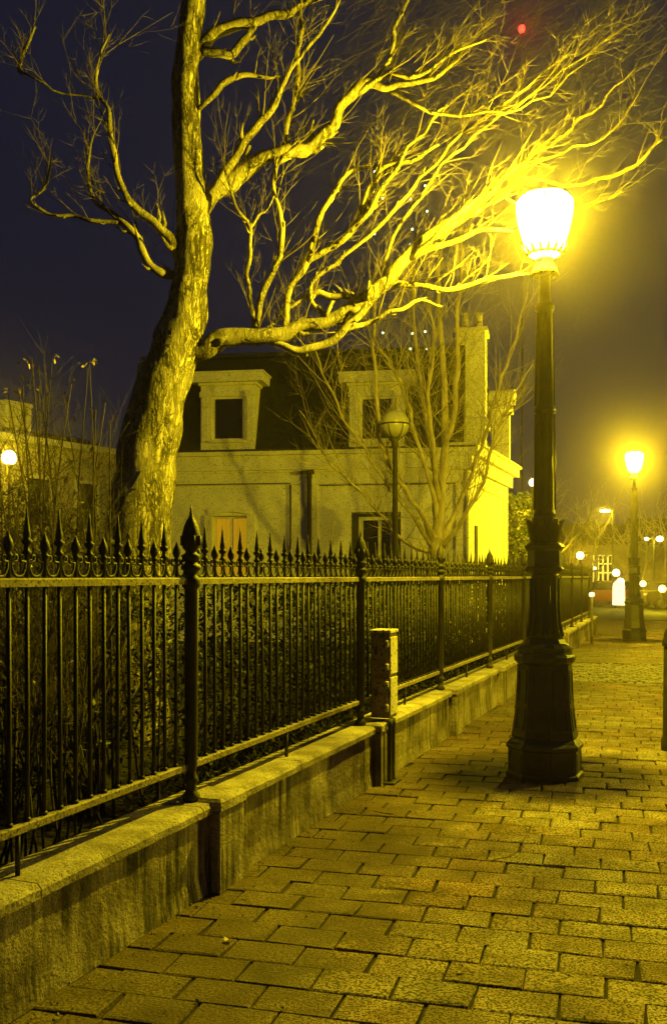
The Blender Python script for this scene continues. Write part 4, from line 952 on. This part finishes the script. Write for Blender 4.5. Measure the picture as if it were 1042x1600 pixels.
k = px(1021, 900, 56.0); rl = thing('twin_road_lamp', 'road lamp with two lit heads on a crossarm at far right', 'street lamp', (k.x, k.y, 0)); zt = CAMH + (HY - 842) * 56 / FPX
mb = MB(); mb.tube([(0, 0, 0), (0, 0, zt + .05)], [.09, .06], 8); mb.tube([(-.45, 0, zt), (.4, 0, zt)], .035, 6); mb.build('pole', M['pole'], rl, True)
for dx, rr in ((-.42, .13), (.32, .21)):
    mb = MB(); mb.lathe([(rr * math.cos(a) + .002, rr * .8 * math.sin(a)) for a in [R(-90 + 18 * q) for q in range(11)]], 12, (dx, -.02, zt)); mb.build('lamp_head', M['bulb'], rl, True); point_light('twin_lamp_bulb', (k.x + dx, k.y, zt), 200, .05)
# far building with gridded windows
fb = px(915, 900, 62.0); FBW = 4.4
far_b = thing('paned_building', 'far building with a tall grid of lit window bars beyond the road', 'building', (fb.x, fb.y, 0))
mb = MB(); mb.box((3.6, 3.05, 1.75), (11.2, 6, 3.5)); mb.build('wall', M['farwall'], far_b)
mb = MB(); mb.prism([(-2.2, -.3, 3.5), (-2.2, 3, 5.0), (-2.2, 6.3, 3.5)], (1, 0, 0), 11.6); mb.build('roof', M['slate'], far_b)
sx = lambda x: (x - 915) * 62 / FPX; sz = lambda y: CAMH + (HY - y) * 62 / FPX
grid = MB()
for x in (926, 933.5, 941, 948.5, 956): grid.box((sx(x), -.08, (sz(868) + sz(926)) / 2), (.09, .12, sz(868) - sz(926)))
M['litbar'] = glow_mat('lit window bar', (1.0, .80, .10), .75)
for y in (868, 881, 895, 909, 922): grid.box(((sx(926) + sx(956)) / 2, -.08, sz(y)), (sx(956) - sx(926), .10, .08))
gw = grid.build('window', M['litbar'], far_b)
for i in range(4):
    for j in range(4):
        mb = MB(); ys = (868, 881, 895, 909, 922); mb.box((sx(929.7 + 7.5 * i), -.03, (sz(ys[j]) + sz(ys[j + 1])) / 2), (.2, .02, abs(sz(ys[j]) - sz(ys[j + 1])) - .08)); mb.build('pane', M['pane'], gw)
# parked cars far off
def car(label, x, d, m, rz, group='cars parked across the road'):
    k = px(x, 900, d); c = thing('parked_car', label, 'car', (k.x, k.y, -.14 + .0), rz, group)
    prof = [(-2.05, .35), (-2.1, .7), (-1.95, .92), (-1.2, .98), (1.0, .95), (1.95, .82), (2.1, .6), (2.05, .32)]
    mb = MB(); mb.prism([(a, -.82, b) for a, b in prof], (0, 1, 0), 1.64); body = mb.build('body', M[m], c)
    prof = [(-1.6, .97), (-1.1, 1.40), (.3, 1.43), (1.05, .95)]
    mb = MB(); mb.prism([(a, -.7, b) for a, b in prof], (0, 1, 0), 1.4); mb.build('cabin', M['pane'], c)
    mb = MB(); mb.box((-.4, 0, 1.45), (1.3, 1.3, .05)); mb.build('roof', M[m], c)
    for a in (-1.3, 1.3):
        for b in (-.78, .78):
            mb = MB(); mb.lathe([(.2, -.1), (.31, -.09), (.31, .09), (.2, .1)], 14); mb.v = [(x_ + a, z_ + b, y_ + .31) for x_, y_, z_ in mb.v]; w = mb.build('wheel', M['tyre'], c)
            mb = MB(); mb.lathe([(.19, -.11), (.19, .11)], 10); mb.v = [(x_ + a, z_ + b, y_ + .31) for x_, y_, z_ in mb.v]; mb.build('rim', M['pole'], w)
    for b in (-.68, .68):
        mb = MB(); mb.box((-2.06, b, .76), (.06, .26, .14)); mb.build('tail_light', M['tail'], c)
    return c
car('red car parked across the road left of the glowing column', 941, 56.5, 'redpaint', R(180))
car('dark car with lit red tail lights parked at far right', 1052, 54.0, 'carpaint', R(12))
car('dark car parked behind the second street lamp', 1000, 57.5, 'carpaint', R(3))

# bare trees far off
def far_tree(label, x, d, h, seed, spread=.8, name='bare_tree', group='bare trees at the far end of the street'):
    k = px(x, 900, d); rnd = random.Random(seed); tr_ = thing(name, label, 'tree', (k.x, k.y, -.1), group=group)
    mb = MB(); pts = [Vector((0, 0, 0))]
    for i in range(6): pts.append(pts[-1] + Vector((rnd.gauss(0, .06), rnd.gauss(0, .06), h * .09)))
    mb.tube(pts, [.13 * (1 - .08 * i) for i in range(7)], 7); mb.build('trunk', M['young'], tr_, True)
    cm = MB()
    for j in range(16):
        i = rnd.randint(3, 6); a = rnd.uniform(0, 6.3)
        grow(cm, pts[i], Vector((math.cos(a) * spread, math.sin(a) * spread, rnd.uniform(.5, 1.2))), h * rnd.uniform(.3, .5), .05, 3, rnd, .25, .3, 4)
    cm.build('crown', M['young'], tr_, True, kind='stuff')
far_tree('bare tree right behind the lamp column, left of the globe lamp', 890, 41, 5.6, 1, 1.0)
far_tree('bare tree above the many-paned building', 925, 59, 7.0, 2, 1.0)
far_tree('thin bare tree just left of the second street lamp', 979, 60, 6.0, 3)
far_tree('bare tree right of the second street lamp, behind the twin lamp', 1006, 60, 6.8, 4)
far_tree('bare tree at the right edge behind the dark car', 1036, 58, 7.4, 5, 1.0)
far_tree('bare tree seen above the ivy wall between gable and lamp column', 826, 36, 6.0, 6, .9)
fh = thing('far_house', 'dim plain house far right behind the twin lamp', 'house', px(1040, 900, 66) * 1.0); fh.location.z = 0
mb = MB(); mb.box((1.6, 3, 1.8), (6, 6, 3.6)); mb.build('wall', M['farwall'], fh)
mb = MB(); mb.prism([(-1.7, -.3, 3.6), (-1.7, 3, 5.6), (-1.7, 6.3, 3.6)], (1, 0, 0), 6.6); mb.build('roof', M['slate'], fh)
for a in (-.5, 1.0, 2.5):
    mb = MB(); mb.box((a - .4, -.03, 1.5), (.1, .05, 1.2)); mb.box((a + .4, -.03, 1.5), (.1, .05, 1.2)); mb.box((a, -.03, 2.15), (.9, .05, .1)); w = mb.build('window', M['trim'], fh)
    mb = MB(); mb.box((a, -.01, 1.5), (.69, .01, 1.19)); mb.build('pane', M['pane'], w)

# beacon on a far slender mast
k = px(815, 45, 46.0); ma = thing('beacon_mast', 'tall thin mast with a red warning light high above the branches', 'mast', (k.x, k.y, 0))
mb = MB(); mb.tube([(0, 0, 0), (0, 0, k.z - .15)], [.07, .018], 6); mb.build('mast', M['pipe'], ma)
mb = MB(); mb.lathe([(.05, k.z - .15), (.13, k.z - .12), (.15, k.z), (.12, k.z + .13), (.02, k.z + .18)], 12); mb.build('red_light', M['red'], ma, True); point_light('beacon_bulb', (k.x, k.y, k.z), 140, .05, (1, .03, .02))

# ------------------------------------------------------------------ small things on the paving
def lit(label, x, y, s, seed, name='fallen_leaf', m='dryleaf'):
    d = CAMH * FPX / (y - HY); p = px(x, y, d); o = thing(name, label, 'leaf', (p.x, p.y, .008)); r_ = random.Random(seed)
    mb = MB(); vs = []
    for k in range(7): vs.append((s * .45 * math.sin(k / 6 * math.pi), s * (k / 6 - .5) * 1.4, .006 + .006 * math.cos(k)))
    vs2 = [(-a, b, c + .004) for a, b, c in vs[1:-1]]
    mb.add(vs + vs2, [(k, k + 1, 7 + k, 6 + k) if 0 < k < 5 else ((0, 1, 7) if k == 0 else (5, 6, 11)) for k in range(6)])
    b = mb.build('blade', M[m], o, rz=r_.uniform(0, 6)); mb = MB(); mb.tube([(0, -s * .7, .008), (.01, -s * 1.1, .006)], .0012, 4); mb.build('stalk', M['stem'], o, rz=b.rotation_euler.z)
lit('pale fallen leaf alone on the paving near the bottom left', 356, 1473, .035, 1)
lit('small fallen leaf by the pier foot below the big post', 378, 1355, .03, 2)
lit('small fallen leaf on a paver low and right of centre', 718, 1523, .022, 3)
d = CAMH * FPX / (1275 - HY); p = px(598, 1272, d); tg = MB()
tg.tube([(-.06, .06, .006), (0, 0, .008), (.07, -.02, .006)], [.003, .004, .002], 5); tg.tube([(0, 0, .008), (.09, -.07, .007)], [.003, .0015], 5)
tag(tg.build('fallen_twig', M['stem'], loc=p, smooth=True), 'small dark forked twig lying on the paving left of the lamp', 'twig')
wr = []
for x, y in ((770, 1345), (795, 1340), (812, 1328), (820, 1310), (823, 1300), (819, 1291)):
    d = CAMH * FPX / (y - HY); q = px(x, y, d); q.z = .007; wr.append(tuple(q))
mb = MB(); mb.tube(cr(wr, 4), .0022, 5); tag(mb.build('loose_cord', M['stem'], smooth=True), 'thin curled dark cord lying on the paving before the lamp', 'cord')

mb = MB(); rg = random.Random(31)
for k in range(900):
    t = rg.uniform(-2.2, 9); o_ = abs(rg.gauss(0, .16)) + .01 if rg.random() < .7 else rg.uniform(0, 2.6)
    q = fpt(t, o_, .006); s_ = rg.uniform(.002, .006) * (1.6 if rg.random() < .1 else 1)
    mb.lathe([(s_ * .6, -.002), (s_, s_ * .4), (s_ * .4, s_)], 4, q, rg.uniform(0, 3))
mb.build('grit', M['sett'], kind='stuff')

# ------------------------------------------------------------------ haze
mb = MB(); mb.box((0, 57, 14.0), (292, 178, 32))
m = bpy.data.materials.new('night haze'); m.use_nodes = True; nt = m.node_tree
for n_ in list(nt.nodes): nt.nodes.remove(n_)
out = nt.nodes.new('ShaderNodeOutputMaterial'); pvn = nt.nodes.new('ShaderNodeVolumePrincipled')
pvn.inputs['Color'].default_value = (.97, .83, .86, 1); pvn.inputs['Density'].default_value = HAZE_DENSITY; pvn.inputs['Anisotropy'].default_value = .94
nt.links.new(pvn.outputs[0], out.inputs['Volume'])
mb.build('haze', m, kind='stuff')
